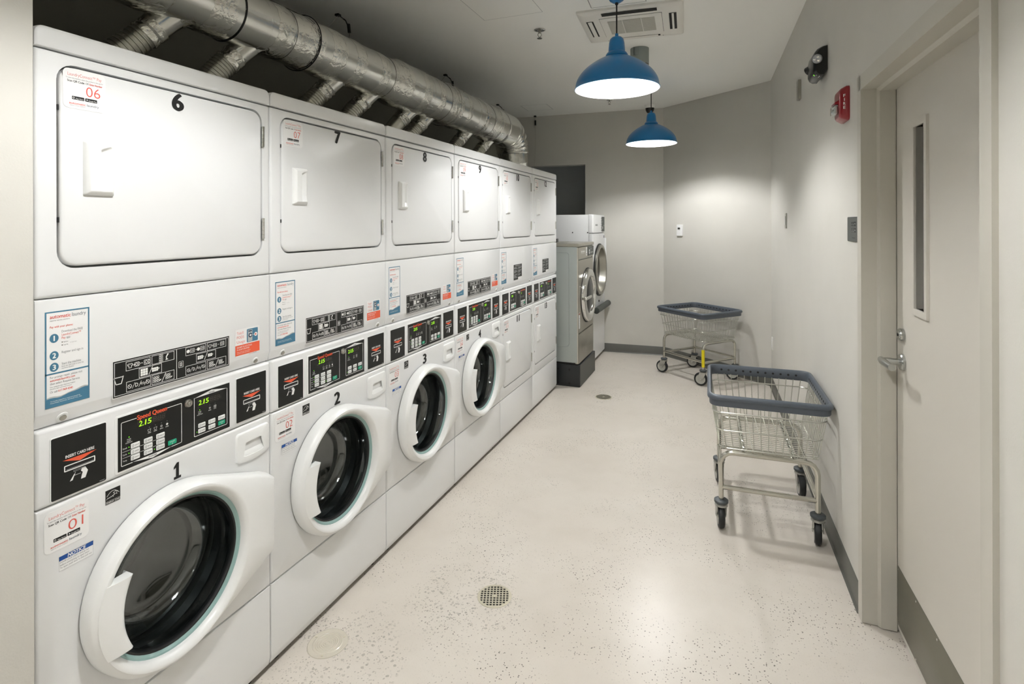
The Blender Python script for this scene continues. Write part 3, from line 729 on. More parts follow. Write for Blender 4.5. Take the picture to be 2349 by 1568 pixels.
def dryer_board(root):
    b, q = board_base(root); d = .0034
    for k, (a, e) in enumerate(((.188, .300), (.392, .508))):
        q.frame(a, .914, e, 1.0265, .0016, M_inkw, d, .006)
        if k == 0: q.poly([(a, 1.0265), (e, 1.0265), ((a + e) / 2, 1.0375)], M_paper, d); q.text('DRYER', (a + e) / 2 - .010, (a + e) / 2 + .010, 1.0285, .0036, M_ink, d + .0003, .02)
        else: q.poly([(a, .9145), (e, .9145), ((a + e) / 2, .9050)], M_paper, d); q.text('DRYER', (a + e) / 2 - .010, (a + e) / 2 + .010, .9095, .0036, M_ink, d + .0003, .02); q.text('Speed Queen', .405, .500, 1.0220, .0110, M_orange, d + .0002, .05)
        for u, kk, t in ((a + .018, 'disc', 'INSERT'), (a + .050, 'pour', 'DRYING'), (a + .068, 'dryer', 'COOL')): icon_led(q, u, .980, kk, d, t)
        for r, row in enumerate((('MED TEMP', 'LOW TEMP', 'NO HEAT'), ('HIGH TEMP', 'DELICATE', 'START'))):
            v1 = .9500 - r * .0170; v0 = v1 - .0135
            for c in range(3):
                uu = a + .016 + c * .032; button(b, uu, v0, uu + .024, v1, row[c], row[c] == 'START')
        display(b, a + .020, 1.000, .070, '215'[:3 if k == 0 else 1])
    o = q.build('board_print', b, smooth=False); o['label'] = 'black control board with two dryer keypads'
    lock(b, .358, 1.018)

# washer porthole ------------------------------------------------------
WC = (.328, .572)
def hull_ring(R, ye, za, zb, d, n=72, grow=0.0):
    """circle joined to a straight hinge edge at y=ye"""
    cy, cz = WC; pts = [(cy + R * math.cos(2 * PI * i / 180), cz + R * math.sin(2 * PI * i / 180)) for i in range(180)] + [(ye, za), (ye, zb), (ye, (za + zb) / 2)]
    pts = sorted(set((round(a, 6), round(b, 6)) for a, b in pts))
    def half(P):
        h = []
        for p in P:
            while len(h) > 1 and (h[-1][0] - h[-2][0]) * (p[1] - h[-2][1]) - (h[-1][1] - h[-2][1]) * (p[0] - h[-2][0]) <= 0: h.pop()
            h.append(p)
        return h
    hull = half(pts)[:-1] + half(pts[::-1])[:-1]; out = []
    for i in range(n):
        a = 2 * PI * i / n; dx, dy = math.cos(a), math.sin(a); best = 0
        for (x0, y0), (x1, y1) in zip(hull, hull[1:] + hull[:1]):
            ex, ey = x1 - x0, y1 - y0; den = dx * ey - dy * ex
            if abs(den) < 1e-12: continue
            t = ((x0 - cy) * ey - (y0 - cz) * ex) / den; s = ((x0 - cy) * dy - (y0 - cz) * dx) / den
            if t > 0 and -1e-6 <= s <= 1 + 1e-6: best = max(best, t)
        out.append((d, cy + dx * best, cz + dy * best))
    return out
def cring(R, d, n=72, c=None):
    c = c or WC; return [(d, c[0] + R * math.cos(2 * PI * i / n), c[1] + R * math.sin(2 * PI * i / n)) for i in range(n)]

def washer_door(root):
    m = MB(); ye, za, zb = .660, .452, .705
    rings = [hull_ring(.238, ye, za, zb, .002), hull_ring(.241, ye, za, zb, .010), hull_ring(.240, ye, za, zb, .036), hull_ring(.236, ye - .003, za + .003, zb - .003, .046), hull_ring(.228, ye - .010, za + .010, zb - .010, .052)]
    rings += [cring(.2255, .0555), cring(.222, .0560), cring(.216, .0545), cring(.209, .0480), cring(.204, .040), cring(.2025, .030), cring(.204, .010), cring(.206, .002)]
    m.loft(rings, M_whitep, False, False)
    door = m.build('washer_door', root, ang=40); door['label'] = 'white round porthole door with flat hinge side'
    # grip plate bridging the glass on the left
    g = MB(); n = 22; front = []; vs = []; fs = []
    K = 10
    for j in range(n + 1):
        t = j / n; z = .474 + (.657 - .474) * t
        yr = .1585 + .022 * (2 * t - 1) ** 2
        dz = z - WC[1]; yl = WC[0] - math.sqrt(max(.0001, .2275 ** 2 - dz * dz)) + .0
        for i in range(K + 1):
            s = i / K; y = yl + (yr - yl) * s
            x = .0555 + (.0635 - .0555) * math.sin(min(1, s * 1.25) * PI / 2) if s < .96 else .0625 - (s - .96) / .04 * .004
            vs.append((x, y, z))
    for j in range(n):
        for i in range(K):
            k = j * (K + 1) + i; fs.append((k, k + 1, k + K + 2, k + K + 1))
    base = len(vs)
    for j in range(n + 1):
        z = .474 + (.657 - .474) * j / n; vs.append((.022, vs[j * (K + 1) + K][1] + .001, z)); 
    for j in range(n): a = j * (K + 1) + K; fs.append((a, a + K + 1, base + j + 1, base + j))
    for j in (0, n):   # top and bottom returns
        row = [j * (K + 1) + i for i in range(K + 1)]; o0 = len(vs)
        for i in row: vs.append((.034, vs[i][1], vs[i][2]))
        for i in range(K): fs.append((row[i], row[i + 1], o0 + i + 1, o0 + i))
    g.add(vs, fs, M_whitep); gp = g.build('door_grip', door, ang=50)
    r = MB(); r.loft([cring(.2035, .034), cring(.1985, .033), cring(.1925, .026), cring(.1925, .018)], M_teal, False, False); o = r.build('glass_rim', door); o['label'] = 'teal tinted glass rim'
    r = MB(); r.loft([cring(.1930, .027), cring(.1880, .0265), cring(.1850, .020), cring(.1830, .006), cring(.1890, .000)], M_rubber, False, False); r.build('door_gasket', door)
    prof = [(.186, .020), (.1815, .004), (.1755, -.010), (.1735, -.030), (.1690, -.060), (.1630, -.076), (.1500, -.089), (.1380, -.0945), (.1300, -.0925), (.1100, -.097), (.06, -.108), (.0005, -.112)]
    r = MB(); r.loft([cring(a, b) for a, b in prof], M_glass, False, False); o = r.build('glass_bowl', door); o['label'] = 'clear bulging door glass'
    r = MB(); r.loft([cring(max(a - .007, .0004), b + .004 - (.002 if k > 7 else 0)) for k, (a, b) in enumerate(prof)], M_glass, False, False); r.build('glass_inner_face', door)
    r = MB(); r.loft([cring(.1905, -.100), cring(.1985, -.108), cring(.2060, -.106), cring(.2085, -.112)], M_chrome, False, False); r.build('drum_glint_ring', root)  # chrome ring added to catch lamp glints inside the porthole
    # tub behind it
    r = MB(); r.loft([cring(.1935, -.002), cring(.2000, -.03), cring(.2060, -.05), cring(.195, -.07), cring(.206, -.09), cring(.212, -.11)], M_rubber, False, False); r.build('door_boot', root)
    r = MB(); D = [cring(.208, -.11), cring(.236, -.118), cring(.244, -.14)] + [cring(.244 - (.005 if k % 2 else 0), -.14 - .035 * k) for k in range(1, 9)] + [cring(.236, -.44), cring(.19, -.452)]
    r.loft(D, M_drum, False, False)
    for k in range(3):
        a = 2 * PI * k / 3 + .5; c, s = math.cos(a), math.sin(a); pr = []
        for x in (-.16, -.42):
            pr.append([(x, WC[0] + c * R - s * w, WC[1] + s * R + c * w) for w, R in ((-.05, .244), (-.02, .19), (0, .182), (.02, .19), (.05, .244))])
        r.loft(pr, M_drum, True, True)
    dr_ = r.build('drum', root); dr_['label'] = 'dark steel drum'
    r = MB(); r.loft([cring(.19, -.452), cring(.165, -.440), cring(.150, -.436)], M_drumback, False, True)
    for ring_r in (.03, .055, .08, .105, .13):
        nn = int(ring_r * 170)
        for k in range(nn):
            a = 2 * PI * (k + ring_r * 40) / nn; r.lathe([(.0028, 0), (.0028, .0008)], M_dark, (-.4359, WC[0] + ring_r * math.cos(a), WC[1] + ring_r * math.sin(a)), (1, 0, 0), 6, False, True)
    r.build('drum_back_plate', root)
    return door

def soap_drawer(root):
    p = MB(FACE_X)
    def out(i, d):   # shield shape with sagging bottom edge
        u0, u1, v1, v0 = .5425 + i, .6765 - i, .8665 - i, .7745 + i; pts = []
        top = rr((u0 + u1) / 2, v1 - .03, (u1 - u0) / 2, .03, .012, 5)[:12]
        pts += top
        k = 12
        pts += [(u0 + (u1 - u0) * j / k, v0 - .010 * math.sin(PI * (j + .8) / (k + 1.2)) + (.006 if j in (0, k) else 0)) for j in range(0, k + 1)]
        return [(a, b, d) for a, b in pts]
    def hole(i, d):
        u0, u1, v0, v1 = .563 + i, .657 - i, .785 + i, .832 - i; n = 25; pts = []
        # same count, star-shaped about the middle
        base = out(0, 0); cu, cv = (u0 + u1) / 2, (v0 + v1) / 2
        for a, b, _ in base:
            dx, dy = a - cu, b - cv; t = min(((u1 - u0) / 2) / max(abs(dx), 1e-6), ((v1 - v0) / 2) / max(abs(dy), 1e-6)); 
            e = ((abs(dx) * t / ((u1 - u0) / 2)) ** 4 + (abs(dy) * t / ((v1 - v0) / 2)) ** 4) ** .25
            pts.append((cu + dx * t / e, cv + dy * t / e, d))
        return pts
    p.loft([out(0, -.012), out(0, .002), out(.0015, .006), out(.004, .0075), hole(0, .0075), hole(.001, .005)], M_whitep, False, False)
    o = p.build('soap_drawer', root, ang=40)
    q = MB(); nu, nv = 20, 16; vs = []; fs = []
    for j in range(nv + 1):
        for i in range(nu + 1):
            u = .560 + (.660 - .560) * i / nu; v = .782 + (.835 - .782) * j / nv; t = (v - .785) / .047
            x = .0062 - .030 * max(0, min(1, t)) ** 1.6 * (1 if t < .98 else 1)
            vs.append((x, u, v))
    for j in range(nv):
        for i in range(nu):
            k = j * (nu + 1) + i; fs.append((k, k + 1, k + nu + 2, k + nu + 1))
    q.add(vs, fs, M_whitep)
    q.box((-.026, .562, .831), (.0055, .658, .8345), M_whitep); q.build('drawer_scoop', o, ang=50)
    return o

def cabinet(root, open_front):
    m = MB(); x0, x1 = -.60, -.021
    m.box((x0, .003, .028), (x0 + .004, W - .003, 1.940), M_white)
    for ya, yb in ((.0025, .006), (W - .006, W - .0025)): m.box((x0, ya, .028), (x1, yb, 1.940), M_white)
    m.box((x0, .003, .028), (x1, W - .003, .032), M_white)
    for a, b in ((.30, .315), (.868, .905), (1.035, 1.09), (1.33, 1.385)): m.box((-.10, .006, a), (x1, W - .006, b), M_white)
    m.box((-.06, .006, 1.385), (-.034, W - .006, 1.94), M_lgrey)     # bulkhead behind the dryer door
    if not open_front: m.box((-.06, .006, .315), (-.034, W - .006, .868), M_lgrey)
    m.build('cabinet', root)
    t = MB(); R = lambda i, x: None
    
    def lid(i, x):
        a, b, z0_, z1_, r_ = .0015 + i, W - .0015 - i, 1.9445 + i * .5, 1.9945 - i, .020
        return [(x, b, z0_)] + [(x, b - r_ + r_ * math.cos(q), z1_ - r_ + r_ * math.sin(q)) for q in [PI / 2 * k / 6 for k in range(7)]] + [(x, a + r_ - r_ * math.sin(q), z1_ - r_ + r_ * math.cos(q)) for q in [PI / 2 * k / 6 for k in range(7)]] + [(x, a, z0_)]
    t.loft([lid(.001, x0 - .004), lid(0, x0), lid(0, -.004), lid(.001, -.0005), lid(.004, .0018), lid(.008, .0025)], M_white); t.build('top_cover', root)
    for y in (.06, W - .06):
        for x in (-.05, x0 + .06):
            f = MB(); f.lathe([(.018, 0), (.018, .008), (.008, .010), (.008, .03)], M_rubber, (x, y, 0), (0, 0, 1), 14, True, False); f.build('levelling_foot', root)

def stack_common(root):
    m = MB(FACE_X); fr_panel(m, .002, W - .002, 1.3675, 1.9410, .006, hole_rr(.0455, .6535, 1.433, 1.918, .041), M_white, back=-.034, er=.008); m.build('dryer_front', root)
    dryer_door(root, 1.4385, 1.9125, 1.609, 1.742)
    # middle panel with chamfered lower lip
    m = MB(); P = [(-.030, 1.0705), (-.015, 1.0705), (-.012, 1.0715), (-.001, 1.100), (.0, 1.104), (.0, 1.358), (-.002, 1.3630), (-.006, 1.3650), (-.030, 1.3650)]
    def ring(y, g): return [(min(x, -g) if x > -.02 else x, y, z) for x, z in P]
    m.loft([ring(.002, .007), ring(.0035, .003), ring(.008, -.001), ring(W - .008, -.001), ring(W - .0035, .003), ring(W - .002, .007)], M_white); m.build('middle_panel', root, ang=30)
    for u in (.060, .628):
        k = MB(); A = Vector((1, 0, -.42)).normalized(); k.lathe([(.013, 0), (.012, .002), (.0075, .0025)], M_whitep, (-.007, u, 1.0835), A, 18, False, True)
        k.lathe([(.0075, .0025), (.0070, .0055), (.003, .006)], M_steel, (-.007, u, 1.0835), A, 14, False, True); o = k.build('panel_screw', root); o['label'] = 'silver lock screw'
    m = MB(FACE_X); fr_panel(m, .002, W - .002, .8880, 1.0670, .006, None, M_white, back=-.03, er=.008); m.build('control_panel', root)
    card_plate(root, .032, .152, .897, 1.041); card_plate(root, .545, .665, .903, 1.0435)
    # kick panel with raked foot
    m = MB(); P = [(-.03, .052), (-.012, .030), (-.009, .029), (-.001, .050), (0, .056), (0, .292), (-.002, .298), (-.008, .2995), (-.03, .2995)]
    def ring(y, g): return [(min(x, -g) if x > -.02 else x, y, z) for x, z in P]
    m.loft([ring(.002, .006), ring(.0035, .0025), ring(.008, 0), ring(W - .008, 0), ring(W - .0035, .0025), ring(W - .002, .006)], M_white); k = m.build('kick_panel', root, ang=30)
    m = MB(); m.box((-.08, .03, .002), (-.05, W - .03, .05), M_dark); m.build('base_gap_shade', root)  # black strip painting the shade in the gap under the kick panel
    blue_sticker(root)

def washer_stack():
    r = thing('stacked_washer_dryer', '', 'washer-dryer'); cabinet(r, True); stack_common(r)
    n = 30
    def hole(d): 
        out = []
        base = rr(W / 2, (.3025 + .8855) / 2, W / 2 - .002, (.8855 - .3025) / 2, .006, 6)
        for a, b in base:
            t = math.atan2(b - WC[1], a - WC[0]); out.append((WC[0] + .2 * math.cos(t), WC[1] + .2 * math.sin(t), d))
        return out
    # front sheet: round hole needs more points, so sample by angle incl. corners
    m = MB(FACE_X); u0, u1, v0, v1 = .002, W - .002, .3025, .8855
    ang = sorted([2 * PI * i / 72 for i in range(72)] + [math.atan2(b - WC[1], a - WC[0]) % (2 * PI) for a in (u0, u1) for b in (v0, v1)])
    def rect_ring(i, d):
        o = []
        for t in ang:
            dx, dy = math.cos(t), math.sin(t)
            k = min(((u1 - i if dx > 0 else u0 + i) - WC[0]) / dx if abs(dx) > 1e-9 else 9, ((v1 - i if dy > 0 else v0 + i) - WC[1]) / dy if abs(dy) > 1e-9 else 9)
            o.append((WC[0] + dx * k, WC[1] + dy * k, d))
        return o
    def cir(R, d): return [(WC[0] + R * math.cos(t), WC[1] + R * math.sin(t), d) for t in ang]
    m.loft([cir(.212, -.022), rect_ring(0, -.022), rect_ring(0, -.008), rect_ring(.0011, -.004), rect_ring(.004, -.0011), rect_ring(.008, 0), cir(.212, 0), cir(.206, -.004), cir(.206, -.022)], M_white, False, False)
    m.build('washer_front', r)
    washer_door(r); soap_drawer(r); washer_board(r); diagram_sticker(r); pods_sticker(r)
    p = printer(); a, b, c, e = .1515, .1875, .8310, .8670       # efficiency badge
    p.prism([(a, c), (b, c), (b, e), (a, e)], .0003, .0006, M_black); d = .0010
    p.line([(a + .003 + .030 * k / 12, .8455 + .0165 * math.sin(PI * (.12 + .76 * k / 12))) for k in range(13)], .0010, M_inkw, d)
    sp = [(.1755 + .0062 * (1 if i % 2 == 0 else .42) * math.sin(2 * PI * i / 10), .8545 + .0062 * (1 if i % 2 == 0 else .42) * math.cos(2 * PI * i / 10)) for i in range(11)]; p.line(sp, .0008, M_inkw, d)
    p.line([(.1535, .8440), (.1565, .8475), (.1580, .8455), (.1600, .8480), (.1620, .8460), (.1640, .8490), (.1660, .8465), (.1680, .8500), (.1700, .8460), (.1710, .8520)], .0009, M_inkw, d)
    p.rect(a + .0012, c + .0009, b - .0012, c + .0080, M_black, d); p.frame(a + .0008, c + .0006, b - .0008, c + .0084, .0005, M_inkw, d); p.text('ENERGY STAR', a + .0025, b - .0025, c + .0027, .0040, M_inkw, d + .0003, .02)
    o = p.build('efficiency_badge', r, smooth=False); o['label'] = 'small black energy badge'
    p = printer(); a, b, c, e = .0485, .1225, .7265, .7605
    p.prism([(a, c), (b, c), (b, e), (a, e)], .0003, .0006, M_paper); d = .0010; p.frame(a, c, b, e, .0005, M_lgrey, d); p.rect(a, e - .0105, b, e, M_nblue, d)
    p.text('NOTICE', .0665, .1045, e - .0090, .0078, M_inkw, d + .0003, .05, .15)
    for i, t in enumerate(('DOOR LOCK LIGHT must go out', 'before attempting to open door.', 'To open, push door in then pull out.')): p.text(t, a + .002, b - (.010, .008, .003)[i], .7442 - i * .0064, .0038, M_grey, d)
    o = p.build('notice_sticker', r, smooth=False); o['label'] = 'blue headed notice sticker'
    return r

def dryer_stack():
    r = thing('stacked_dryers', '', 'tumble dryers'); cabinet(r, False); stack_common(r)
    m = MB(FACE_X); fr_panel(m, .002, W - .002, .3025, .8855, .006, hole_rr(.0455, .6535, .372, .861, .041), M_white, back=-.034, er=.008); m.build('dryer_front', r)
    dryer_door(r, .3775, .8555, .560, .693); dryer_board(r)
    p = printer(); a, b, c, e = .262, .438, 1.118, 1.232
    p.prism([(a, c), (b, c), (b, e), (a, e)], .0002, .0006, M_black); d = .0010
    p.text('DRYER INSTRUCTIONS', a + .035, b - .035, e - .012, .006, M_inkw, d)
    for k, (u, w_) in enumerate(((a + .006, .072), (a + .094, .075))):
        for i in range(11):
            if k == 1 and i > 8: continue
            if i in (2, 6): continue
            p.rect(u, e - .024 - i * .0075, u + w_ * (.72 + .28 * math.sin(i * 2.1 + k)), e - .0205 - i * .0075, M_lgrey, d)
    p.rect(a + .092, c, b, c + .018, M_paper, d); p.text('SQ', b - .022, b - .010, c + .006, .006, M_grey, d + .0003)
    o = p.build('instruction_plate', r, smooth=False); o['label'] = 'black text instruction plate'
    return r

wd = washer_stack(); dd = dryer_stack()
info = [(wd, '6', '1', '06', '01'), (wd, '7', '2', '07', '02'), (wd, '8', '3', '08', '03'), (wd, '9', '4', '09', '04'), (dd, '10', '11', '10', '11'), (dd, '12', '13', '12', '13')]
done = set()
stack_roots = []
for i, (pro, top, bot, s1, s2) in enumerate(info):
    loc = (0, Y0 + i * W, 0)
    if pro is wd: lab = 'white stacked washer-dryer with number %s on the dryer and %s on the washer' % (top, bot); grp = 'stacked washer-dryers along the left wall'
    else: lab = 'white pair of stacked tumble dryers numbered %s and %s' % (top, bot); grp = 'stacked dryer pairs at the far end of the row'
    stack_roots.append((pro, loc, lab, grp, top, bot, s1, s2))
roots = []
for k, (pro, loc, lab, grp, *_x) in enumerate(stack_roots):
    if pro not in done: done.add(pro); roots.append(None)
    else: roots.append(dup(pro, loc, 0, lab, grp))
for k, (pro, loc, lab, grp, top, bot, s1, s2) in enumerate(stack_roots):
    if roots[k] is None: roots[k] = pro; pro.location = loc; pro['label'] = lab; pro['group'] = grp
    r = roots[k]
    number_decal(r, top, .347, 1.862); o = pay_sticker(r, s1, .057, 1.815); o.location.x = .003
    if pro is wd: o = number_decal(r, bot, .345, .8155); o.location.x = -.003; pay_sticker(r, s2, .018, .7790)
    else: number_decal(r, bot, .347, .803); o = pay_sticker(r, s2, .057, .757); o.location.x = .003

# ------------------------------------------------------------------ silver washer on black plinth
def big_washer():
    r = thing('silver_washer', 'silver front-load washer on black plinth beside dryers 12 and 13', 'washing machine', (0, 5.0, 0))
    D = .178; w = .64
    m = MB(); m.rbox((-.52, 0, .225), (D - .012, w, 1.318), .004, M_silverpaint); m.box((-.50, .004, .19), (D - .035, w - .004, .226), M_dark)
    m.build('body', r)
    m = MB(Matrix(((1, 0, 0, 0), (0, 0, -1, 0), (0, 1, 0, 0), (0, 0, 0, 1))))
    a = rr(-.17, .82, .266, .452, .03, 5); b = rr(-.17, .82, .260, .446, .027, 5); c = rr(-.17, .82, .254, .440, .024, 5)
    m.loft([[(p[0], p[1], d) for p in q] for q, d in ((a, .0005), (b, .003), (c, .0005))], M_silverpaint, False, False); m.build('side_embossing', r)
    m = MB(); m.rbox((-.53, -.004, 1.318), (D + .006, w + .004, 1.350), .006, M_silver); m.build('top', r)
    m = MB(); m.rbox((-.40, .06, 1.3505), (-.05, .5, 1.356), .002, M_silver); m.rbox((-.10, .10, 1.356), (-.06, .16, 1.392), .004, M_black); m.build('service_hatch', r)
    m = MB(FACE_X)
    for v0, v1 in ((1.197, 1.314), (.500, 1.191), (.213, .494)):
        cx, cy, hx, hy = w / 2, (v0 + v1) / 2, w / 2 - .001, (v1 - v0) / 2
        m.loft([[(p[0], p[1], d) for p in rr(cx, cy, hx - i, hy - min(i, .003), .006, 3)] for i, d in ((0, D - .03), (0, D - .014), (.003, D - .005), (.014, D), (.02, D))], M_silver)
    m.build('front_panel', r)
    m = MB(FACE_X)
    for a, b in ((.0015, .020), (w - .020, w - .0015)):
        m.rbox((a, .214, D - .028), (b, 1.313, D - .004), .006, M_beigep)
    m.build('corner_post', r)
    m = MB(FACE_X); m.prism(rr(.508, 1.262, .125, .046, .006), D, D + .004, M_plate); d = D + .0046
    m.rrect(.42, 1.235, .46, 1.275, .003, M_inkw, d); m.rect(.43, 1.243, .45, 1.267, M_plate, d + .0003)
    for k in range(4): m.disc(.50 + .028 * k, 1.245, .006, M_inkw, d)
    m.text('215', .48, .54, 1.275, .014, M_lgrey, d); o = m.build('control_panel', r, smooth=False)
    m = MB(FACE_X); m.prism(rr(.33, 1.262, .026, .040, .003), D, D + .0012, M_paper); d = D + .0017; m.disc(.33, 1.238, .009, M_ink, d)
    for k in range(4): m.rect(.312, 1.262 + k * .008, .348, 1.2645 + k * .008, M_grey, d)
    m.build('sticker', r, smooth=False)
    m = MB(FACE_X); [m.rect(.105 + .022 * k, 1.260, .120 + .022 * k, 1.274 + (.008 if k in (0, 3) else 0), M_inkw, D + .001) for k in range(7)]; m.rect(.10, 1.250, .25, 1.2525, M_inkw, D + .001); m.build('wordmark', r, smooth=False)
    m = MB(FACE_X); m.prism(rr(.035, .62, .022, .075, .003), D, D + .001, M_paper); m.rect(.015, .675, .055, .690, M_brown, D + .0016)
    for k in range(6): m.rect(.018, .56 + k * .016, .052, .563 + k * .016, M_grey, D + .0016)
    m.build('warning_label', r, smooth=False)
    c = (D, .36, .828)
    m = MB(); m.lathe([(.272, 0), (.272, .004), (.262, .005)], M_dark, c, (1, 0, 0), 48, False, False)
    m.lathe([(.262, .0), (.262, .024), (.255, .034), (.225, .042), (.195, .040), (.183, .028), (.178, .005)], M_chrome, c, (1, 0, 0), 56)
    o = m.build('porthole_door', r); o['label'] = 'round polished steel porthole'
    m = MB(); m.lathe([(.182, .018), (.15, .03), (.09, .038), (.0005, .04)], M_pglass, c, (1, 0, 0), 40); m.build('door_glass', o)
    m = MB(); m.rbox((D + .034, .09, .806), (D + .066, .30, .838), .012, M_chrome, axis=1); m.rbox((D + .01, .09, .808), (D + .05, .115, .836), .006, M_steel); o2 = m.build('door_handle', o)
    m = MB(); m.rbox((-.52, -.002, 0), (.192, w + .005, .206), .004, M_plinth)
    m.box((.1922, .006, .003), (.1932, w - .004, .200), M_plinthf)
    for x in (-.02, .09):
        for z in (.03, .16): m.lathe([(.010, 0), (.010, .002)], M_dark, (x, -.0022, z), (0, -1, 0), 10, False, True)
    o = m.build('plinth', r); o['label'] = 'black plinth'
big_washer()

def big_dryer():
    r = thing('white_tumble_dryer', 'tall white tumble dryer in far corner behind the silver washer', 'tumble dryer', (0, 5.878, 0))
    D = .118; w = .636
    m = MB(); m.rbox((-.60, .0015, .055), (D - .046, w - .0015, 1.636), .006, M_white); m.box((-.58, .01, 0), (D - .05, w - .01, .056), M_dark)
    for x in (-.11, .060): m.lathe([(.007, 0), (.006, .002), (.002, .003)], M_dark, (x, .0015, 1.44), (0, -1, 0), 10, False, True)
    m.build('body', r)
    m = MB(FACE_X)
    for v0, v1 in ((1.432, 1.640), (.036, .555)):
        cx, cy, hx, hy = w / 2, (v0 + v1) / 2, w / 2, (v1 - v0) / 2
        m.loft([[(p[0], p[1], d) for p in rr(cx, cy, hx - i, hy - min(i, .004), .01, 4)] for i, d in ((0, D - .0455), (0, D - .02), (.004, D - .006), (.018, D), (.024, D))], M_white)
    u0, u1, v0, v1 = 0, w, .56, 1.428; cu, cv = .320, 1.01
    ang = sorted([2 * PI * i / 72 for i in range(72)] + [math.atan2(b - cv, a - cu) % (2 * PI) for a in (u0, u1) for b in (v0, v1)])
    def rect_ring(i, d, iv):
        o = []
        for t in ang:
            dx, dy = math.cos(t), math.sin(t)
            k = min(((u1 - i if dx > 0 else u0 + i) - cu) / dx if abs(dx) > 1e-9 else 9, ((v1 - iv if dy > 0 else v0 + iv) - cv) / dy if abs(dy) > 1e-9 else 9)
            o.append((cu + dx * k, cv + dy * k, d))
        return o
    def cir(R, d): return [(cu + R * math.cos(t), cv + R * math.sin(t), d) for t in ang]
    m.loft([rect_ring(0, D - .0455, 0), rect_ring(0, D - .02, 0), rect_ring(.004, D - .006, .003), rect_ring(.012, D, .004), cir(.270, D), cir(.270, D - .045)], M_white, False, False)
    m.build('front_panel', r)
    m = MB(FACE_X); m.prism(rr(.54, 1.532, .075, .086, .004), D, D + .003, M_plate); d = D + .0036
    m.rrect(.495, 1.475, .525, 1.505, .002, M_inkw, d)
    m.disc(.58, 1.515, .008, M_inkw, d); m.disc(.51, 1.56, .010, M_lgrey, d)
    m.build('control_panel', r, smooth=False)
    m = MB(FACE_X)
    for k in range(6): m.rect(.43, 1.455 + k * .028, .452, 1.463 + k * .028, M_grey, D + .0008)
    m.build('cycle_labels', r, smooth=False)
    m = MB(FACE_X); [m.rect(.13 + .017 * k, 1.512, .143 + .017 * k, 1.530 + (.004 if k % 3 == 0 else 0), M_grey, D + .0008) for k in range(7)]; m.build('wordmark', r, smooth=False)
    m = MB(FACE_X); m.line([(.35, 1.405), (.365, 1.405), (.365, 1.375), (.350, 1.372)], .004, M_lgrey, D + .0008); m.build('number_decal', r, smooth=False)
    m = MB(FACE_X); m.rrect(.575, 1.368, .612, 1.398, .003, M_navy, D + .0008); m.build('sticker', r, smooth=False)
    c = (D, .320, 1.01)
    m = MB(); m.lathe([(.300, 0), (.300, .012), (.288, .014)], M_rubber, c, (1, 0, 0), 56)
    m.lathe([(.288, .004), (.288, .028), (.282, .034), (.258, .036), (.250, .030), (.244, .0), (.232, -.043)], M_steel, c, (1, 0, 0), 60)
    o = m.build('porthole_door', r); o['label'] = 'big round steel framed dryer door'
    m = MB(); m.lathe([(.234, -.042), (.0005, -.042)], M_pglass, c, (1, 0, 0), 48); m.build('door_glass', o)
    m = MB(); m.rbox((D - .002, w - .022, .80), (D + .022, w - .001, 1.37), .006, M_white); m.build('door_hinge_cover', r)
    m = MB(); ax = [(D + .045, y, .592) for y in (-.035, -.033, .30, .612, .614)]
    m.tube(ax, [.030, .034, .034, .034, .030], M_plate, 24)
    m.rbox((D - .002, .02, .560), (D + .04, .05, .585), .004, M_dark); m.rbox((D - .002, .54, .560), (D + .04, .57, .585), .004, M_dark)
    o = m.build('lint_drawer_handle', r); o['label'] = 'dark grey round handle bar'
    m = MB(); m.lathe([(.012, 0), (.012, .006), (.004, .007)], M_dark, (D, .30, .655), (1, 0, 0), 14, False, True); m.build('key_lock', r)
big_dryer()

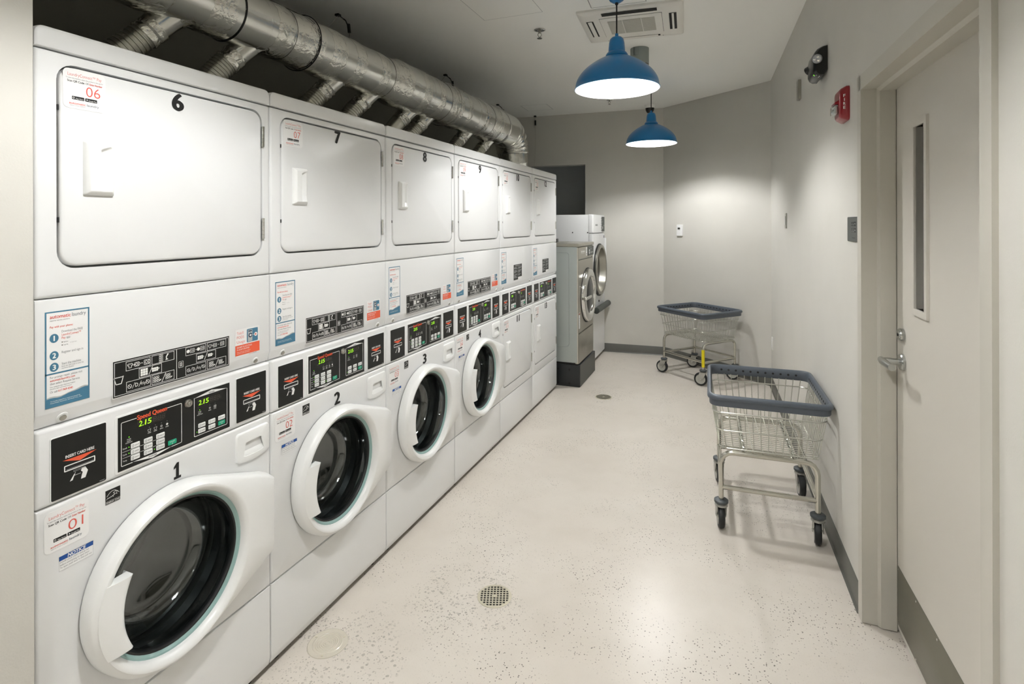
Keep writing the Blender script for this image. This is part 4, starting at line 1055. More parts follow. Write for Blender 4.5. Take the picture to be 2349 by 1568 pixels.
# ------------------------------------------------------------------ laundry carts
def cart(label, loc, rz, caster_rz, tape=None):
    r = thing('laundry_cart', label, 'laundry cart', loc, rz, 'wire laundry carts')
    lx, ly = .215, .262            # half leg spacing
    tx, ty, bx, by = .262, .307, .222, .270   # basket half sizes top / bottom (x short, y long)
    zt, zb = .648, .412
    def at(z): t = (z - zb) / (zt - zb); return bx + (tx - bx) * t, by + (ty - by) * t
    # rim: hollow rounded plastic hoop with drain holes
    m = MB()
    def R(i, z, rad=.055): return [(p[0], p[1], z) for p in rr(0, 0, .280 - i, .328 - i, rad - i * .6, 6)]
    m.loft([R(.012, .634), R(.010, .638), R(.009, .664), R(.002, .666), R(0, .671), R(.001, .681), R(.008, .689), R(.016, .690), R(.021, .684), R(.022, .668), R(.026, .640), R(.022, .634), R(.012, .634)], M_rim, False, False)
    h = m
    for i in range(13):
        x = (i - 6) * .040
        for s in (-1, 1):
            h.lathe([(.0062, 0), (.0062, .0012)], M_dark, (x, s * .3050, .662), (0, -s, 0), 10, False, True)
    for i in range(15):
        y = (i - 7) * .040
        for s in (-1, 1): h.lathe([(.0062, 0), (.0062, .0012)], M_dark, (s * .2570, y, .662), (-s, 0, 0), 10, False, True)
    rim = m.build('rim', r, ang=50); rim['label'] = 'slate grey plastic rim'
    b = MB()
    def wire(p, rad=.0021, closed=False, n=6): b.tube(p, rad, M_wire, n, closed)
    for z, rad in ((.600, .0034), (.508, .0034), (.416, .0034)):
        hx, hy = at(z); wire([(p[0], p[1], z) for p in rr(0, 0, hx, hy, .045, 6)], rad, True)
    nx, ny = 13, 15
    for i in range(nx):
        f = (i - (nx - 1) / 2) / (nx / 2); 
        for s in (-1, 1): wire([(f * at(zb)[0] * .93, s * at(zb)[1], zb - .002), (f * at(zt)[0] * .93, s * at(zt)[1], zt + .008)])
    for i in range(ny):
        f = (i - (ny - 1) / 2) / (ny / 2)
        for s in (-1, 1): wire([(s * at(zb)[0], f * at(zb)[1] * .93, zb - .002), (s * at(zt)[0], f * at(zt)[1] * .93, zt + .008)])
    for i in range(10): x = (i - 4.5) * .0455; wire([(x, -by, zb + .001), (x, by, zb + .001)])
    for i in range(20): y = (i - 9.5) * .0268; wire([(-bx, y, zb - .003), (bx, y, zb - .003)])
    for x in (-.118, -.104, .104, .118): wire([(x, -by, zb - .008), (x, by, zb - .008)], .0034)
    for s in (-1, 1):      # twisted support bars
        wire([(s * .111 + .007 * math.cos(k * PI / 2), -by + 2 * by * k / 48, zb - .008 + .006 * math.sin(k * PI / 2)) for k in range(49)], .0026)
    b.build('basket', r)
    f = MB(); rt = .0125; zf = .392
    for s in (-1, 1):
        y = s * ly; path = [(-lx, y, .150), (-lx, y, zf - .055)] + [(-lx + .055 - .055 * math.cos(a), y, zf - .055 + .055 * math.sin(a)) for a in (PI / 8, PI / 4, 3 * PI / 8)] + [(-lx + .055, y, zf), (lx - .055, y, zf)]
        path += [(lx - .055 + .055 * math.sin(a), y, zf - .055 + .055 * math.cos(a)) for a in (PI / 8, PI / 4, 3 * PI / 8)] + [(lx, y, zf - .055), (lx, y, .150)]
        f.tube(path, rt, M_cart, 14); f.tube([(-lx, y, .215), (lx, y, .215)], .0115, M_cart, 12)
        f.lathe([(.004, 0), (.004, .001)], M_dark, (0, y - .0125 * s * 1, .215), (0, -1 if s < 0 else 1, 0), 8, False, True)
    for s in (-1, 1): f.tube([(s * lx, -ly, .222), (s * lx, ly, .222)], .0115, M_cart, 12)
    for s in (-1, 1): f.tube([(s * .111, -ly, zf + .008), (s * .111, ly, zf + .008)], .006, M_cart, 8)
    f.build('frame', r)
    k = 0
    for sx in (-1, 1):
        for sy in (-1, 1):
            a = caster_rz[k]; k += 1
            M = Matrix.Translation((sx * lx, sy * ly, 0)) @ Matrix.Rotation(a, 4, 'Z')
            c = MB(M); off = .022
            # fork cheeks with a domed crown (rolling along local y)
            for q in (-1, 1):
                x = q * .0225
                pr = [(off - .016, .060), (off + .016, .060), (off + .020, .085), (.030, .128), (-.026, .128), (-.018, .100)]
                c.add([(x - .0015, p[0], p[1]) for p in pr] + [(x + .0015, p[0], p[1]) for p in pr], [tuple(range(5, -1, -1)), tuple(range(6, 12))] + [(i, (i + 1) % 6, 6 + (i + 1) % 6, 6 + i) for i in range(6)], M_fork)
            c.lathe([(.031, 0), (.031, .008), (.024, .014)], M_fork, (0, 0, .122), (0, 0, 1), 22, True, True); c.lathe([(.007, .0), (.007, .03)], M_fork, (0, 0, .135), (0, 0, 1), 10)
            cs = c.build('caster', r)
            w = MB(M); w.lathe([(.044, -.0155), (.054, -.0155), (.0605, -.010), (.0625, 0), (.0605, .010), (.054, .0155), (.044, .0155)], M_tyre, (0, off, .0625), (1, 0, 0), 36)
            w.build('tyre', cs)
            w = MB(M); w.lathe([(.0005, -.0165), (.012, -.0165), (.014, -.012), (.038, -.012), (.0445, -.0158), (.0445, .0158), (.038, .012), (.014, .012), (.012, .0165), (.0005, .0165)], M_hub, (0, off, .0625), (1, 0, 0), 32)
            w.lathe([(.006, -.026), (.006, .026)], M_chrome, (0, off, .0625), (1, 0, 0), 12, True, True); w.build('wheel_hub', cs)
            w = MB(M); w.lathe([(.026, .0), (.034, .003), (.034, .013), (.028, .017), (.012, .018)], M_cap, (0, 0, .137), (0, 0, 1), 24, True, True); w.build('thread_guard', cs)
    if tape:
        t = MB(); sx, sy = tape; t.tube([(sx * lx, sy * ly, z) for z in (.175, .18, .2, .225, .235, .26, .31, .335, .34)], [.0135, .0150, .0145, .0155, .0145, .0150, .0147, .0150, .0135], M_yellow, 14)
        o = t.build('tape_wrap', r); o['label'] = 'yellow tape wrapped round the leg'
    return r
RZW = math.atan2(RD.y, RD.x) - PI / 2
cart('wire laundry cart with slate grey rim parked along the right wall nearer the door', (1.645, 3.20, 0), RZW, [.1, .15, -.12, PI + .05])
RZA = math.atan2(-AD.y, -AD.x) + PI / 2
cart('wire laundry cart with yellow tape on one leg in far corner by angled wall', (1.215, 5.80, 0), math.atan2(.688, -.725) - PI / 2 + .035, [.55, .35, .7, .5], (-1, -1))

# ------------------------------------------------------------------ exhaust duct over the machines
DX, DZ = -.50, 2.432
def duct():
    r = thing('exhaust_duct', 'long silver taped exhaust duct hung under ceiling above the machines', 'duct', (DX, 0, 0))
    segs = [(.747, 1.62, .118), (1.62, 2.06, .121), (2.13, 2.86, .128), (2.93, 3.56, .146), (3.63, 4.34, .150), (4.42, 4.84, .158)]
    zc = lambda y: DZ
    for a, b, rad in segs:
        m = MB(); prof = []; y = a
        prof = [(rad, a), (rad, b)]
        # lock seams: small raised beads
        nb = max(1, int((b - a) / .36)); pr = [(rad, a)]
        for k in range(nb):
            yc = a + (b - a) * (k + .5) / nb; pr += [(rad, yc - .006), (rad + .0025, yc - .003), (rad + .0025, yc + .003), (rad, yc + .006)]
        pr += [(rad, b)]
        m.lathe([(q, h) for q, h in pr], M_duct, (0, 0, DZ), (0, 1, 0), 48); m.build('duct_section', r)
    for (a, b, ra), (c, e, rb) in zip(segs[1:-1], segs[2:]):
        m = MB(); m.lathe([(ra + .0015, b - .07), (ra + .003, b), (rb + .003, c), (rb + .0015, c + .05)], M_foil, (0, 0, DZ), (0, 1, 0), 48); o = m.build('taped_reducer', r); o['label'] = 'foil taped reducer'
    random.seed(3)
    for y, w_ in ((1.36, .10), (1.62, .13), (1.93, .10), (2.29, .11), (2.47, .09), (2.70, .09), (3.16, .10), (3.36, .08), (3.80, .07), (4.12, .10)):
        rad = [q for a, b, q in segs if a - .08 <= y <= b + .08][0]
        m = MB(); rings = []; n = 48
        for j in range(7):
            t = j / 6; yy = y - w_ / 2 + w_ * t
            rings.append([((rad + (.0003 if j in (0, 6) else .0022 + random.uniform(0, .0030))) * math.cos(2 * PI * k / n), yy + (random.uniform(-.005, .005) if 0 < j < 6 else .004 * math.sin(5 * k * .4)), DZ + (rad + (.0003 if j in (0, 6) else .0022 + random.uniform(0, .0030))) * math.sin(2 * PI * k / n)) for k in range(n)])
        m.loft(rings, M_foil, False, False); m.build('foil_tape_band', r, ang=25)
    # wire cinch and damper collars
    for y, rad in ((1.70, .123), (2.13, .135), (3.60, .160)):
        m = MB(); m.lathe([(rad, -.004), (rad + .004, 0), (rad, .004)], M_rubber if y != 3.60 else M_steel, (0, y, DZ), (0, 1, 0), 48); m.build('clamp_ring', r)
    for y in (4.10, 4.42, 4.60):
        m = MB(); m.lathe([(.156 + .004 * (y > 4.3), -.004), (.161 + .004 * (y > 4.3), 0), (.156 + .004 * (y > 4.3), .004)], M_chrome, (0, y, DZ), (0, 1, 0), 48); m.build('clamp_ring', r)
    # gored elbow turning down, then a short drop
    rad = .158; m = MB(); R_ = .21; rings = []; n = 48; yc = 4.84
    for k in range(0, 10):
        a = min(k, 9) / 9 * PI / 2 * .94
        cy, cz = yc + R_ * math.sin(a), DZ - R_ * (1 - math.cos(a)); tx_, tz_ = math.cos(a), -math.sin(a)   # direction (y,z)
        for q, dr in ((-.010, 0), (-.003, .004), (.003, .004), (.010, 0)) if k % 2 == 1 else ((0, 0),):
            rings.append([(( rad + dr) * math.cos(2 * PI * i / n), cy + tx_ * q + -tz_ * (rad + dr) * math.sin(2 * PI * i / n), cz + tz_ * q + tx_ * (rad + dr) * math.sin(2 * PI * i / n)) for i in range(n)])
    m.loft(rings, M_duct, False, False); m.build('elbow', r, ang=40)
    a = PI / 2 * .94; p0 = Vector((0, yc + R_ * math.sin(a), DZ - R_ * (1 - math.cos(a)))); dv = Vector((0, math.cos(a), -math.sin(a)))
    m = MB(); m.lathe([(.150, -.02), (.150, .10), (.153, .105), (.150, .11), (.150, .26), (.158, .265), (.158, .30)], M_duct, p0, dv, 48); m.build('drop_pipe', r)
    # stub collars for the eight hoses
    return r
duct()
BR = [(1.457, .118), (1.82, .121), (2.407, .128), (2.733, .128), (3.173, .146), (3.406, .146), (4.056, .150), (4.497, .158)]
HL = ['silver flexible hose curving up from behind dryer 6, nearest the camera', 'silver flexible hose rising at the seam between dryers 6 and 7', 'silver flexible hose behind the middle of dryer 7', 'silver flexible hose behind the far edge of dryer 7',
      'smooth foil wrapped hose at near edge of dryer 8', 'silver flexible hose second along behind dryer 8', 'foil wrapped hose behind dryer 9', 'short foil wrapped hose at the seam of dryers 9 and 10']
for i, ((yb, rad), lab) in enumerate(zip(BR, HL)):
    E1 = Vector((DX - .02, yb + .02, DZ - rad * .80)); dirv = Vector((.40, .62, .78)).normalized()
    S = Vector((-.690, yb - (.46 if i == 0 else .26), 1.80 if i else 1.95)); P1 = E1 - dirv * .085; P2 = E1 - dirv * .125
    r = thing('flexible_hose', lab, 'exhaust hose', (P2.x, P2.y, P2.z), 0, 'exhaust hoses from the dryers to the duct'); O = Vector((P2.x, P2.y, P2.z))
    m = MB(); c0 = P2; c3 = S; c1 = P2 - dirv * (.20 if i == 0 else .14); c2 = S + Vector((0, .05, .16)) if i else S + Vector((.02, .16, .06)); path = []; rr_ = []
    N_ = 260
    for k in range(N_ + 1):
        t = k / N_; p = c0 * (1 - t) ** 3 + c1 * 3 * t * (1 - t) ** 2 + c2 * 3 * t * t * (1 - t) + c3 * t ** 3; path.append(p - O); rr_.append((.050 if i != 4 else .0515) + ((.0024 if k % 8 < 3 else -.0016) if i not in (4,) else 0))
    m.tube(path, rr_, M_flex, 22); m.build('hose', r, ang=60)
    m = MB(); m.tube([E1 + dirv * .02 - O, E1 - dirv * .03 - O, P1 - dirv * .02 - O], [.053, .0505, .050], M_duct, 24); o = m.build('branch_pipe', r); o['label'] = 'smooth galvanised branch pipe'
    m = MB(); random.seed(20 + i); pts = [P1 + dirv * .012 - dirv * .0085 * k - O for k in range(8)]; m.tube(pts, [.0512 + random.uniform(0, .0055) for _ in pts], M_foil, 22); o = m.build('foil_tape', r, ang=20); o['label'] = 'crinkled foil tape'
    m = MB(); random.seed(40 + i); fr = []; n = 22
    for j, (q, rd) in enumerate(((.0, .052), (.016, .056), (.030, .066), (.040, .076))):
        base = E1 + dirv * q - O; u = dirv.orthogonal().normalized(); w = dirv.cross(u)
        fr.append([tuple(base + (rd + random.uniform(-.003, .003)) * (u * math.cos(2 * PI * k / n) + w * math.sin(2 * PI * k / n))) for k in range(n)])
    m.loft(fr, M_foil, False, False); o = m.build('foil_skirt', r, ang=20)

# wire hangers for the duct
for i, (x, y, lab) in enumerate([(-1.112, 2.887, 'thin wire hanger with black clip above the duct over dryer 7'), (-1.142, 4.394, 'thin wire hanger with black clip above the duct over dryers 9 and 10'), (-1.177, 5.70, 'thin wire hanger with black clip at the far bend of the duct')]):
    r = thing('wire_hanger', lab, 'hanger', (x + .28, y, H), 0, 'wire hangers holding the duct')
    m = MB(); m.tube([(-.02, -.03, 0), (-.02, -.03, -.012), (.01, .0, -.03), (.03, .02, -.10), (-.02, .08, -.19), (-.07, .12, -.25)], .0018, M_steel, 6); m.tube([(-.02, -.03, -.012), (-.10, -.10, -.15), (-.14, -.12, -.24)], .0014, M_steel, 6); m.build('wire', r)
    m = MB(); m.rbox((-.035, -.045, -.014), (-.005, -.015, 0), .003, M_black); m.tube([(-.015, -.02, -.010), (.012, .004, -.034), (.02, .012, -.06)], .004, M_black, 8); m.build('anchor', r)
    m = MB(); m.tube([(.026, .016, -.055), (.030, .020, -.11)], .0105, M_black, 12); o = m.build('wire_lock', r); o['label'] = 'black wire lock'
r = thing('wire_hanger', 'thin vertical wire with black clip against the back wall', 'hanger', (-.735, 6.44, H), 0, 'wire hangers holding the duct')
m = MB(); m.tube([(0, 0, 0), (.005, 0, -.35), (.0, -.02, -.62), (.03, -.08, -.80)], .0018, M_steel, 6); m.build('wire', r)
m = MB(); m.rbox((-.014, -.014, -.02), (.014, .014, 0), .003, M_black); m.build('anchor', r)
m = MB(); m.tube([(.003, 0, -.06), (.003, 0, -.12)], .011, M_black, 10); m.build('wire_lock', r)

# ------------------------------------------------------------------ pendant lamps
def pendant():
    r = thing('pendant_lamp', '', 'lamp')
    RR = .238
    m = MB(); m.lathe([(.062, 0), (.066, -.012), (.060, -.026), (.050, -.030), (.049, -.042), (.040, -.062), (.022, -.074), (.008, -.077)], M_pblue, (0, 0, 0), (0, 0, 1), 36, True, True); m.build('canopy', r)
    m = MB(); m.tube([(0, 0, -.074), (0, 0, -.30)], .0042, M_cord, 10); m.lathe([(.010, -.072), (.009, -.086), (.005, -.090)], M_cord, (0, 0, 0), (0, 0, 1), 14); m.build('cord', r)
    zt = -.272; zr = -.575
    m = MB(); m.lathe([(.009, zt + .018), (.010, zt), (.028, zt - .004), (.038, zt - .014), (.0435, zt - .035), (.0470, zt - .070), (.0480, zt - .088), (.056, zt - .094), (.0630, zt - .104), (.0640, zt - .112), (.060, zt - .118)], M_pblue, (0, 0, 0), (0, 0, 1), 40, True, False)
    m.build('socket_cover', r)
    prof = []
    for k in range(15):
        t = (k / 14) ** 1.25; prof.append((.050 + (RR - .050) * math.sin(PI / 2 * t ** .80), zr + .010 + (zt - .112 - zr - .010) * (1 - t)))
    prof += [(RR + .004, zr + .006), (RR + .005, zr + .002), (RR + .001, zr)]
    m = MB(); m.lathe(prof, M_pblue, (0, 0, 0), (0, 0, 1), 64)
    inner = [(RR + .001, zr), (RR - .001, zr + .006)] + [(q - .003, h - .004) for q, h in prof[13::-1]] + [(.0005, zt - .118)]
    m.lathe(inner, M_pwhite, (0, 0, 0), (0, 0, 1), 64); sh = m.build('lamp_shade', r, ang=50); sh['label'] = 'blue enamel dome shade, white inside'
    m = MB(); m.sphere((0, 0, zr + .138), .044, M_bulb, 24); m.lathe([(.026, zr + .172), (.022, zr + .178), (.020, zr + .186)], M_pwhite, (0, 0, 0), (0, 0, 1), 20); b = m.build('bulb', r); b['label'] = 'glowing white globe bulb'
    return r
PEND = [(.879, 3.15), (.80, 5.42), (.93, .86), (.93, -1.40)]
pl = pendant(); plab = ['blue dome pendant lamp nearer the camera, over the middle of aisle', 'blue dome pendant lamp farther away, in front of back wall', 'blue dome pendant lamp over the near end of aisle', 'blue dome pendant lamp behind the camera']
for i, (x, y) in enumerate(PEND):
    if i == 0: pl.location = (x, y, H); pl['label'] = plab[0]; pl['group'] = 'blue pendant lamps'
    else: dup(pl, (x, y, H), 0, plab[i], 'blue pendant lamps')

# ------------------------------------------------------------------ ceiling things
def cassette():
    r = thing('ceiling_air_conditioner', 'square white ceiling air conditioner cassette behind the near pendant lamp', 'air conditioner', (.885, 3.693, H), .06)
    Mx = Matrix(((1, 0, 0, 0), (0, 1, 0, 0), (0, 0, -1, 0), (0, 0, 0, 1))); hx, hy = .327, .295
    m = MB(Mx); m.loft([[(p[0], p[1], d) for p in rr(0, 0, hx - i, hy - i, .012, 3)] for i, d in ((0, 0), (0, .012), (.006, .018), (.05, .022))], M_acw); m.build('frame', r)
    m = MB(Mx); m.prism(rr(.0, .0, .195, .178, .006), .018, .0245, M_acw); m.frame(-.197, -.180, .197, .180, .003, M_slot, .0225); o = m.build('intake_panel', r)
    m = MB(Mx)
    m.rect(-.150, -.125, .150, .125, M_acg, .0250)
    for k in range(25): y = -.122 + k * .0102; m.box((-.150, y, .0250), (.150, y + .0032, .0262), M_acg)
    for x in (-.055, .065): m.box((x - .0025, -.125, .0258), (x + .0025, .125, .0266), M_acw)
    m.build('grille', o, smooth=False)
    for j, (cx, cy, w_, h_) in enumerate(((-.262, 0, .034, .300), (.262, 0, .034, .300), (0, -.240, .330, .050), (0, .240, .330, .032))):
        m = MB(Mx); m.rect(cx - w_ / 2 - .006, cy - h_ / 2, cx + w_ / 2 + .006, cy + h_ / 2, M_slot, .0232); o = m.build('air_slot', r, smooth=False)
        m = MB(Mx); f = (.40, .20, .0, .5)[j]
        if j == 2: continue
        if w_ < h_: m.rbox((cx - w_ * f, cy - h_ / 2 + .004, .0236), (cx + w_ * f, cy + h_ / 2 - .004, .0270), .0015, M_acw)
        else: m.rbox((cx - w_ / 2 + .008, cy - h_ * f, .0236), (cx + w_ / 2 - .008, cy + h_ * f, .0270), .0015, M_acw)
        m.build('louver', o)
    m = MB(Mx)
    for x in (-.19, .19): m.disc(x, .262, .004, M_slot, .0225)
    m.build('screw_hole', r, smooth=False)
cassette()
def sprinkler(x, y, s, lab):
    r = thing('sprinkler_head', lab, 'sprinkler', (x, y, H), .3, 'ceiling sprinkler heads')
    m = MB(); m.lathe([(.036 * s, 0), (.036 * s, -.003), (.030 * s, -.006), (.016 * s, -.004)], M_chrome, n=26); m.build('escutcheon', r)
    m = MB(); m.lathe([(.009 * s, 0), (.009 * s, -.018 * s), (.006 * s, -.022 * s)], M_steel, n=14)
    for q in (-1, 1): m.tube([(q * .006 * s, 0, -.018 * s), (q * .012 * s, 0, -.034 * s), (q * .002 * s, 0, -.050 * s)], .0022 * s, M_steel, 8)
    m.lathe([(.004 * s, -.046 * s), (.005 * s, -.054 * s)], M_steel, n=10); m.lathe([(.016 * s, -.054 * s), (.016 * s, -.0565 * s)], M_steel, n=18, cap0=True, cap1=True); m.build('deflector', r)
sprinkler(.263, 3.601, 1.1, 'chrome sprinkler head on the ceiling left of the near pendant')
sprinkler(.296, 5.92, .9, 'small distant sprinkler head on ceiling below the near pendant')
r = thing('ceiling_cylinder', 'grey round cylinder fixture on ceiling behind the near pendant lamp', 'ceiling fixture', (.85, 4.28, H))
m = MB(); m.lathe([(.070, 0), (.070, -.125)], M_cyl, n=40); m.lathe([(.069, -.128), (.069, -.250), (.060, -.252), (.058, -.20)], M_cyl, n=40); m.build('housing', r)
m = MB(); m.lathe([(.0695, -.124), (.0695, -.129)], M_dark, n=40); m.build('joint_ring', r)
m = MB(); m.lathe([(.0585, -.212), (.0005, -.212)], M_slot, n=30); m.build('lens_recess', r)
m = MB(); m.box((-.034, -.0706, -.066), (.0, -.066, -.0655), M_slot); m.box((-.034, -.0706, -.066), (-.0334, -.060, 0), M_slot); m.box((-.0006, -.0712, -.066), (0, -.066, 0), M_slot); m.build('access_seam', r)
r = thing('dome_camera', 'small black dome on white ceiling base above the far pendant lamp', 'security camera', (.672, 6.36, H))
m = MB(); m.lathe([(.060, 0), (.060, -.030), (.055, -.036)], M_ceil, n=32); m.build('base', r)
m = MB(); m.lathe([(.050, -.034), (.046, -.060), (.034, -.082), (.016, -.096), (.0005, -.100)], M_black, n=32); m.build('dome', r)
for nm, lab, (x, y), s, a in (('a', 'flush square ceiling access panel near the far bend of the duct', (-.56, 6.0), .15, .05), ('b', 'flush ceiling access panel beside the near pendant canopy', (.18, 3.10), .20, .0), ('c', 'flush narrow ceiling panel just before the air conditioner', (.86, 3.20), .165, .06)):
    r = thing('ceiling_access_panel', lab, 'access panel', (x, y, H), a)
    Mx = Matrix(((1, 0, 0, 0), (0, 1, 0, 0), (0, 0, -1, 0), (0, 0, 0, 1))); m = MB(Mx); m.prism([(-s, -s), (s, -s), (s, s), (-s, s)], 0, .0012, M_ceil); m.build('panel', r, smooth=False)
    m = MB(Mx); m.frame(-s - .003, -s - .003, s + .003, s + .003, .003, {'a': M_grey, 'b': M_lgrey, 'c': M_slot}[nm], .0013); m.build('gap_line', r, smooth=False)

# ------------------------------------------------------------------ right wall fittings (local: x right, y into wall, z up)
def wthing(name, lab, cat, s, z): return thing(name, lab, cat, rw(s, z), RZ)
r = wthing('emergency_light', 'black twin-head emergency light high on the right wall', 'emergency light', 3.20, 2.352)
def prof_body(m, w, pts, mt, ch=.012):
    """side profile pts (depth, z) extruded along local x, ends drawn in"""
    rings = []
    for x, k in ((-w / 2, .80), (-w / 2 + ch * .4, .94), (-w / 2 + ch, 1), (w / 2 - ch, 1), (w / 2 - ch * .4, .94), (w / 2, .80)):
        rings.append([(x, -d * k, z * (1 - (1 - k) * .4)) for d, z in pts])
    m.loft(rings, mt)
m = MB(); prof_body(m, .19, [(0, .078), (.022, .074), (.044, .062), (.057, .044), (.062, .020), (.063, -.048), (.056, -.066), (.042, -.076), (.020, -.077), (0, -.050)], M_black, .02); m.build('housing', r, ang=40)
for sx, ry in ((-.05, -.9), (.07, -.55)):
    m = MB(); d = Vector((math.sin(ry), -math.cos(ry), -.35)).normalized(); o_ = Vector((-.088, -.046, .004))
    if sx > 0: o_ = Vector((.086, -.042, .012)); d = Vector((.90, -.32, -.28)).normalized()
    m.lathe([(.014, -.012), (.0215, .002), (.0240, .016), (.0238, .021)], M_black, o_, d, 26, True, False)
    h = m.build('lamp_head', r)
    m = MB(); m.lathe([(.0230, .019), (.018, .024), (.0005, .026)], M_lensgrey, o_, d, 26)
    u = d.orthogonal().normalized(); w_ = d.cross(u)
    for k in range(3):
        a = 2 * PI * k / 3 + .4; m.lathe([(.0060, .024), (.0054, .0272), (.0005, .028)], M_chrome, o_ + (u * math.cos(a) + w_ * math.sin(a)) * .0105, d, 12)
    o2 = m.build('lamp_lens', h); o2['label'] = 'grey three-dot lamp lens'
r_em = r
m = MB(); m.lathe([(.0035, 0), (.003, .002), (.0005, .0025)], M_dot, (.066, -.0560, -.0655), (.3, -.6, -.7), 10); o = m.build('indicator_light', r); o['label'] = 'green indicator light'
m = MB(); m.add([(.058, -.0545, -.0680), (.084, -.0500, -.0690), (.086, -.0330, -.0765), (.058, -.0350, -.0772)], [(0, 1, 2, 3)], M_paper); m.build('rating_label', r, smooth=False)

r = wthing('fire_alarm_strobe', 'red fire alarm with clear strobe, on the right wall near the door frame', 'fire alarm', 2.722, 2.047)
m = MB()
def quad(i, d, sk=0): return [(p[0], -d, p[1]) for p in rr(0, 0, .064 - i, .073 - i * 1.2, .016, 4)]
m.loft([quad(0, 0), quad(0, .010), quad(.008, .029), quad(.014, .035), quad(.020, .036)], M_fire); m.build('housing', r, ang=40)
m = MB(); pr = [(0, .026), (.036, .026), (.050, .018), (.050, .010), (0, .010)]; m.loft([[(x, -d, z - .010) for d, z in pr] for x in (-.034, .034)], M_fire); m.build('strobe_hood', r)
m = MB(); m.rbox((-.030, -.058, -.046), (.030, -.034, .000), .009, M_clear, axis=2, cr=.010); o = m.build('strobe_lens', r); o['label'] = 'clear strobe lens'
m = MB(); m.rbox((-.021, -.050, -.038), (.021, -.0362, -.006), .004, M_whitep); m.tube([(-.014, -.052, -.022), (.014, -.052, -.022)], .003, M_chrome, 8); m.build('flash_tube', r)
# lettering down the bevel that faces the camera (local +x side)
a = Vector((.064, -.010, 0)); b = Vector((.056, -.029, 0)); dv = (b - a).normalized(); nn_ = Vector((-dv.y, dv.x, 0)) * -1
if nn_.x < 0: nn_ = -nn_
Ml = Matrix(((-dv.x, 0, nn_.x, (a.x + b.x) / 2 + nn_.x * .0012), (-dv.y, 0, nn_.y, (a.y + b.y) / 2 + nn_.y * .0012), (0, 1, 0, 0), (0, 0, 0, 1)))
m = MB(Ml)
for k, t in enumerate('FIRE'):
    w_ = .0075 if t != 'I' else .0022; m.text(t, -w_ / 2, w_ / 2, .024 - k * .0168, .0115, M_inkw, 0, .03)
o = m.build('lettering', r, smooth=False); o['label'] = 'white vertical FIRE lettering'

r = wthing('control_wall_plate', 'charcoal metal wall plate with two rows of small symbols beside door frame', 'wall plate', 2.573, 1.511)
m = MB(FACE_NY); m.loft([[(p[0], p[1], d) for p in rr(0, 0, .1105 - i, .051 - i, .003, 3)] for i, d in ((0, 0), (0, .004), (.0015, .0055), (.003, .0055))], M_plate); m.build('plate', r)
m = MB(FACE_NY)
for k, (u, kind) in enumerate(((-.030, 'x'), (-.006, 'x'), (.018, 'box'))):
    for row, z in enumerate((.022, -.004)):
        if row == 0 and kind == 'x': m.line([(u - .007, z + .008), (u + .007, z - .008)], .005, M_ink, .0060); m.line([(u - .007, z - .008), (u + .007, z + .008)], .005, M_ink, .0062); m.disc(u, z - .002, .0025, M_lgrey, .0066, 8)
        elif row == 1 and kind == 'x': m.rrect(u - .006, z - .009, u + .004, z + .009, .003, M_ink, .0060); m.rect(u - .003, z - .006, u + .001, z - .003, M_lgrey, .0064); m.rect(u + .005, z - .006, u + .007, z + .006, M_lgrey, .0064)
        else: m.frame(u - .008, z - .009, u + .012, z + .009, .005, M_ink, .0060); m.rect(u - .004, z - .001, u + .006, z + .002, M_lgrey, .0062)
m.rect(-.03, -.036, .02, -.034, M_ink, .0060); m.build('symbols', r, smooth=False)
r = wthing('blank_cover_plate', 'thin grey metal box cover high on right wall below the emergency light', 'wall plate', 3.952, 2.395)
m = MB(FACE_NY); m.loft([[(p[0], p[1], d) for p in rr(0, 0, .036 - i, .062 - i, .004, 3)] for i, d in ((0, 0), (0, .016), (.002, .018))], M_steel); m.build('cover', r)
def wallplate(s, z, lab, cat, outlet):
    r = wthing('electrical_outlet' if outlet else 'light_switch', lab, cat, s, z)
    m = MB(FACE_NY); m.loft([[(p[0], p[1], d) for p in rr(0, 0, .036 - i, .058 - i, .004, 3)] for i, d in ((0, 0), (0, .005), (.002, .0075), (.004, .0078))], M_whitesw if outlet else M_steel); m.build('plate', r)
    m = MB(FACE_NY)
    if outlet:
        for q in (-1, 1): m.prism(rr(0, q * .0195, .016, .014, .006), .0076, .0105, M_whitep); m.rect(-.007, q * .0195 - .003, -.0045, q * .0195 + .007, M_slot, .011); m.rect(.0045, q * .0195 - .003, .007, q * .0195 + .007, M_slot, .011)
        m.build('sockets', r, smooth=False)
    else: m.prism(rr(0, 0, .0165, .033, .002), .0076, .012, M_whitesw); m.rect(-.012, .012, .012, .016, M_lgrey, .0125); m.build('rocker', r, smooth=False)
wallplate(4.63, 1.556, 'slim grey light switch plate half way along the right wall', 'light switch', False)
wallplate(5.57, .425, 'white power outlet low on the right wall behind the carts', 'power outlet', True)
r = thing('thermostat', 'small white wall thermostat with dark display on the angled wall', 'thermostat', aw(1.127, 1.46), AZ)
m = MB(FACE_NY); m.loft([[(p[0], p[1], d) for p in rr(0, 0, .040 - i, .064 - i, .005, 3)] for i, d in ((0, 0), (0, .016), (.003, .020), (.006, .0205))], M_whitep); m.build('housing', r)
m = MB(FACE_NY); m.rect(-.020, .010, .016, .032, M_disp, .0210); m.rect(.001, .010, .0020, .032, M_lgrey, .0213); m.rect(-.014, -.002, -.004, .001, M_lgrey, .0210); m.rect(.004, -.002, .014, .001, M_grey, .0210); m.build('display', r, smooth=False)

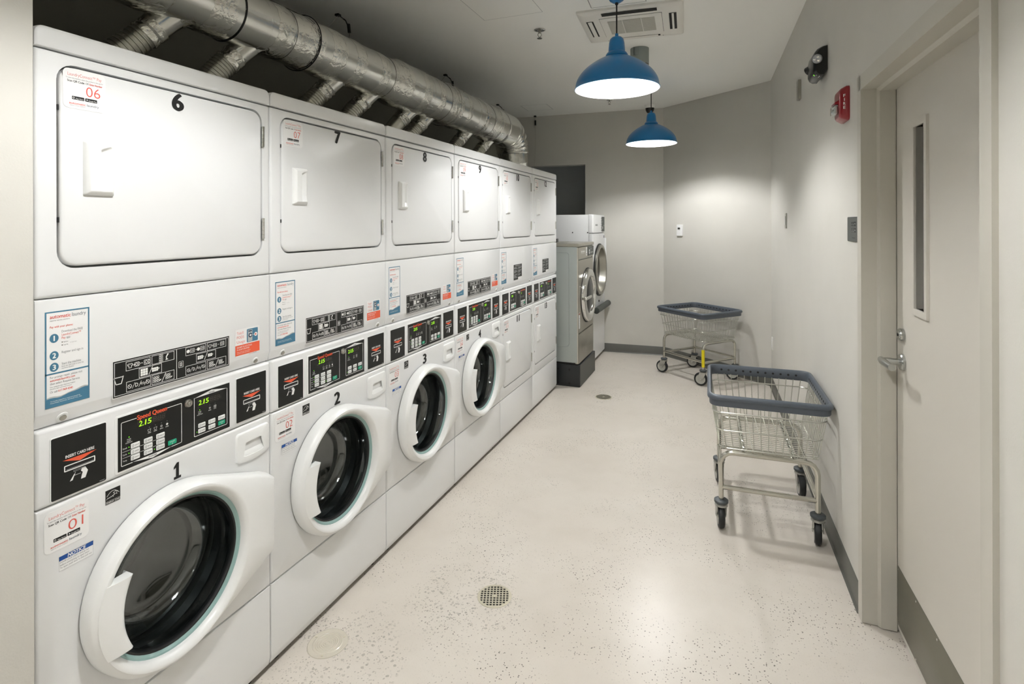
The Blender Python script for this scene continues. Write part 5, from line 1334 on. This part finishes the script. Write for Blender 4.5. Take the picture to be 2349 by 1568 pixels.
# ------------------------------------------------------------------ floor fittings
def drain(x, y, rad, lab, rot, slots=False):
    r = thing('floor_drain', lab, 'floor drain', (x, y, 0), rot, 'round floor drains')
    m = MB(); m.lathe([(rad, 0), (rad, .0015), (rad - .003, .0022), (rad - .009, .0022)], M_drain, n=48); m.lathe([(rad - .009, .0010), (.0005, .0010)], M_hole, n=40); m.build('ring', r)
    m = MB(); ri = rad - .009; p = .0132 if not slots else .0135; n = int(ri / p) + 1; w_ = .0042 if not slots else .0028
    for i in range(-n, n + 1):
        t = (i + .5) * p
        if abs(t) >= ri: continue
        L = math.sqrt(ri * ri - t * t); m.box((-L, t - w_ / 2, .0012), (L, t + w_ / 2, .0024), M_drain)
        if not slots: m.box((t - w_ / 2, -L, .0012), (t + w_ / 2, L, .0023), M_drain)
    m.box((-.011, -.005, .0020), (.011, .005, .0027), M_drain)
    o = m.build('grate', r, smooth=False); o['label'] = 'metal grate'
drain(.565, 2.071, .071, 'round gridded floor drain in the near part of aisle', .35)
drain(.455, 4.80, .075, 'round slotted floor drain near the far machines', .9, True)
r = thing('cleanout_cover', 'round translucent cover with rings on floor beside the first machines', 'cleanout cover', (.093, 1.618, 0))
m = MB(); pr = [(.072, 0), (.0712, .0022), (.0685, .0030), (.064, .0022), (.0545, .0020), (.0520, .0034), (.0495, .0034), (.0475, .0018)]
for k in range(6): q = .0445 - k * .0068; pr += [(q, .0016), (q - .0012, .0030), (q - .0028, .0030), (q - .0040, .0016)]
m.lathe(pr + [(.0005, .0016)], M_clean, n=56); m.build('cover', r, ang=20)
m = MB()
for k in range(3):
    a = 2 * PI * k / 3 + .9; m.lathe([(.004, .0018), (.0038, .0034), (.001, .0036)], M_drain, (.060 * math.cos(a), .060 * math.sin(a), 0), (0, 0, 1), 12, False, True)
m.build('screws', r)

# ------------------------------------------------------------------ light, camera, view
M_bulb.node_tree.nodes['Principled BSDF'].inputs['Emission Strength'].default_value = 900
w = bpy.data.worlds.new('room_world'); SC.world = w; w.use_nodes = True
w.node_tree.nodes['Background'].inputs[0].default_value = (.5, .5, .5, 1); w.node_tree.nodes['Background'].inputs[1].default_value = .0
f_px, cy, yaw, roll = 1250.0, 513.5, 0.36988, -0.00253
cam = bpy.data.cameras.new('camera'); co = bpy.data.objects.new('camera', cam); COL.objects.link(co)
cam.sensor_fit = 'HORIZONTAL'; cam.sensor_width = 36; cam.lens = f_px / 2349 * 36; cam.shift_x = 0; cam.shift_y = -(784 - cy) / 2349; cam.clip_start = .02
F = Vector((-math.sin(yaw), math.cos(yaw), 0)); Rv = Vector((math.cos(yaw), math.sin(yaw), 0)); U = Vector((0, 0, 1))
R2 = Rv * math.cos(roll) + U * math.sin(roll); U2 = -Rv * math.sin(roll) + U * math.cos(roll)
co.matrix_world = Matrix(((R2.x, U2.x, -F.x, 1.4496), (R2.y, U2.y, -F.y, 0), (R2.z, U2.z, -F.z, 1.5362), (0, 0, 0, 1)))
SC.camera = co
vs = SC.view_settings; vs.view_transform = 'Standard'; vs.look = 'None'; vs.gamma = 1; vs.use_curve_mapping = False; vs.exposure = 0.0
cy_ = SC.cycles
cy_.max_bounces = 10; cy_.diffuse_bounces = 6; cy_.glossy_bounces = 6; cy_.transmission_bounces = 6; cy_.transparent_max_bounces = 12
cy_.sample_clamp_indirect = 40; cy_.caustics_reflective = False; cy_.caustics_refractive = False
cy_.use_denoising = True; cy_.use_adaptive_sampling = True; cy_.adaptive_threshold = .03
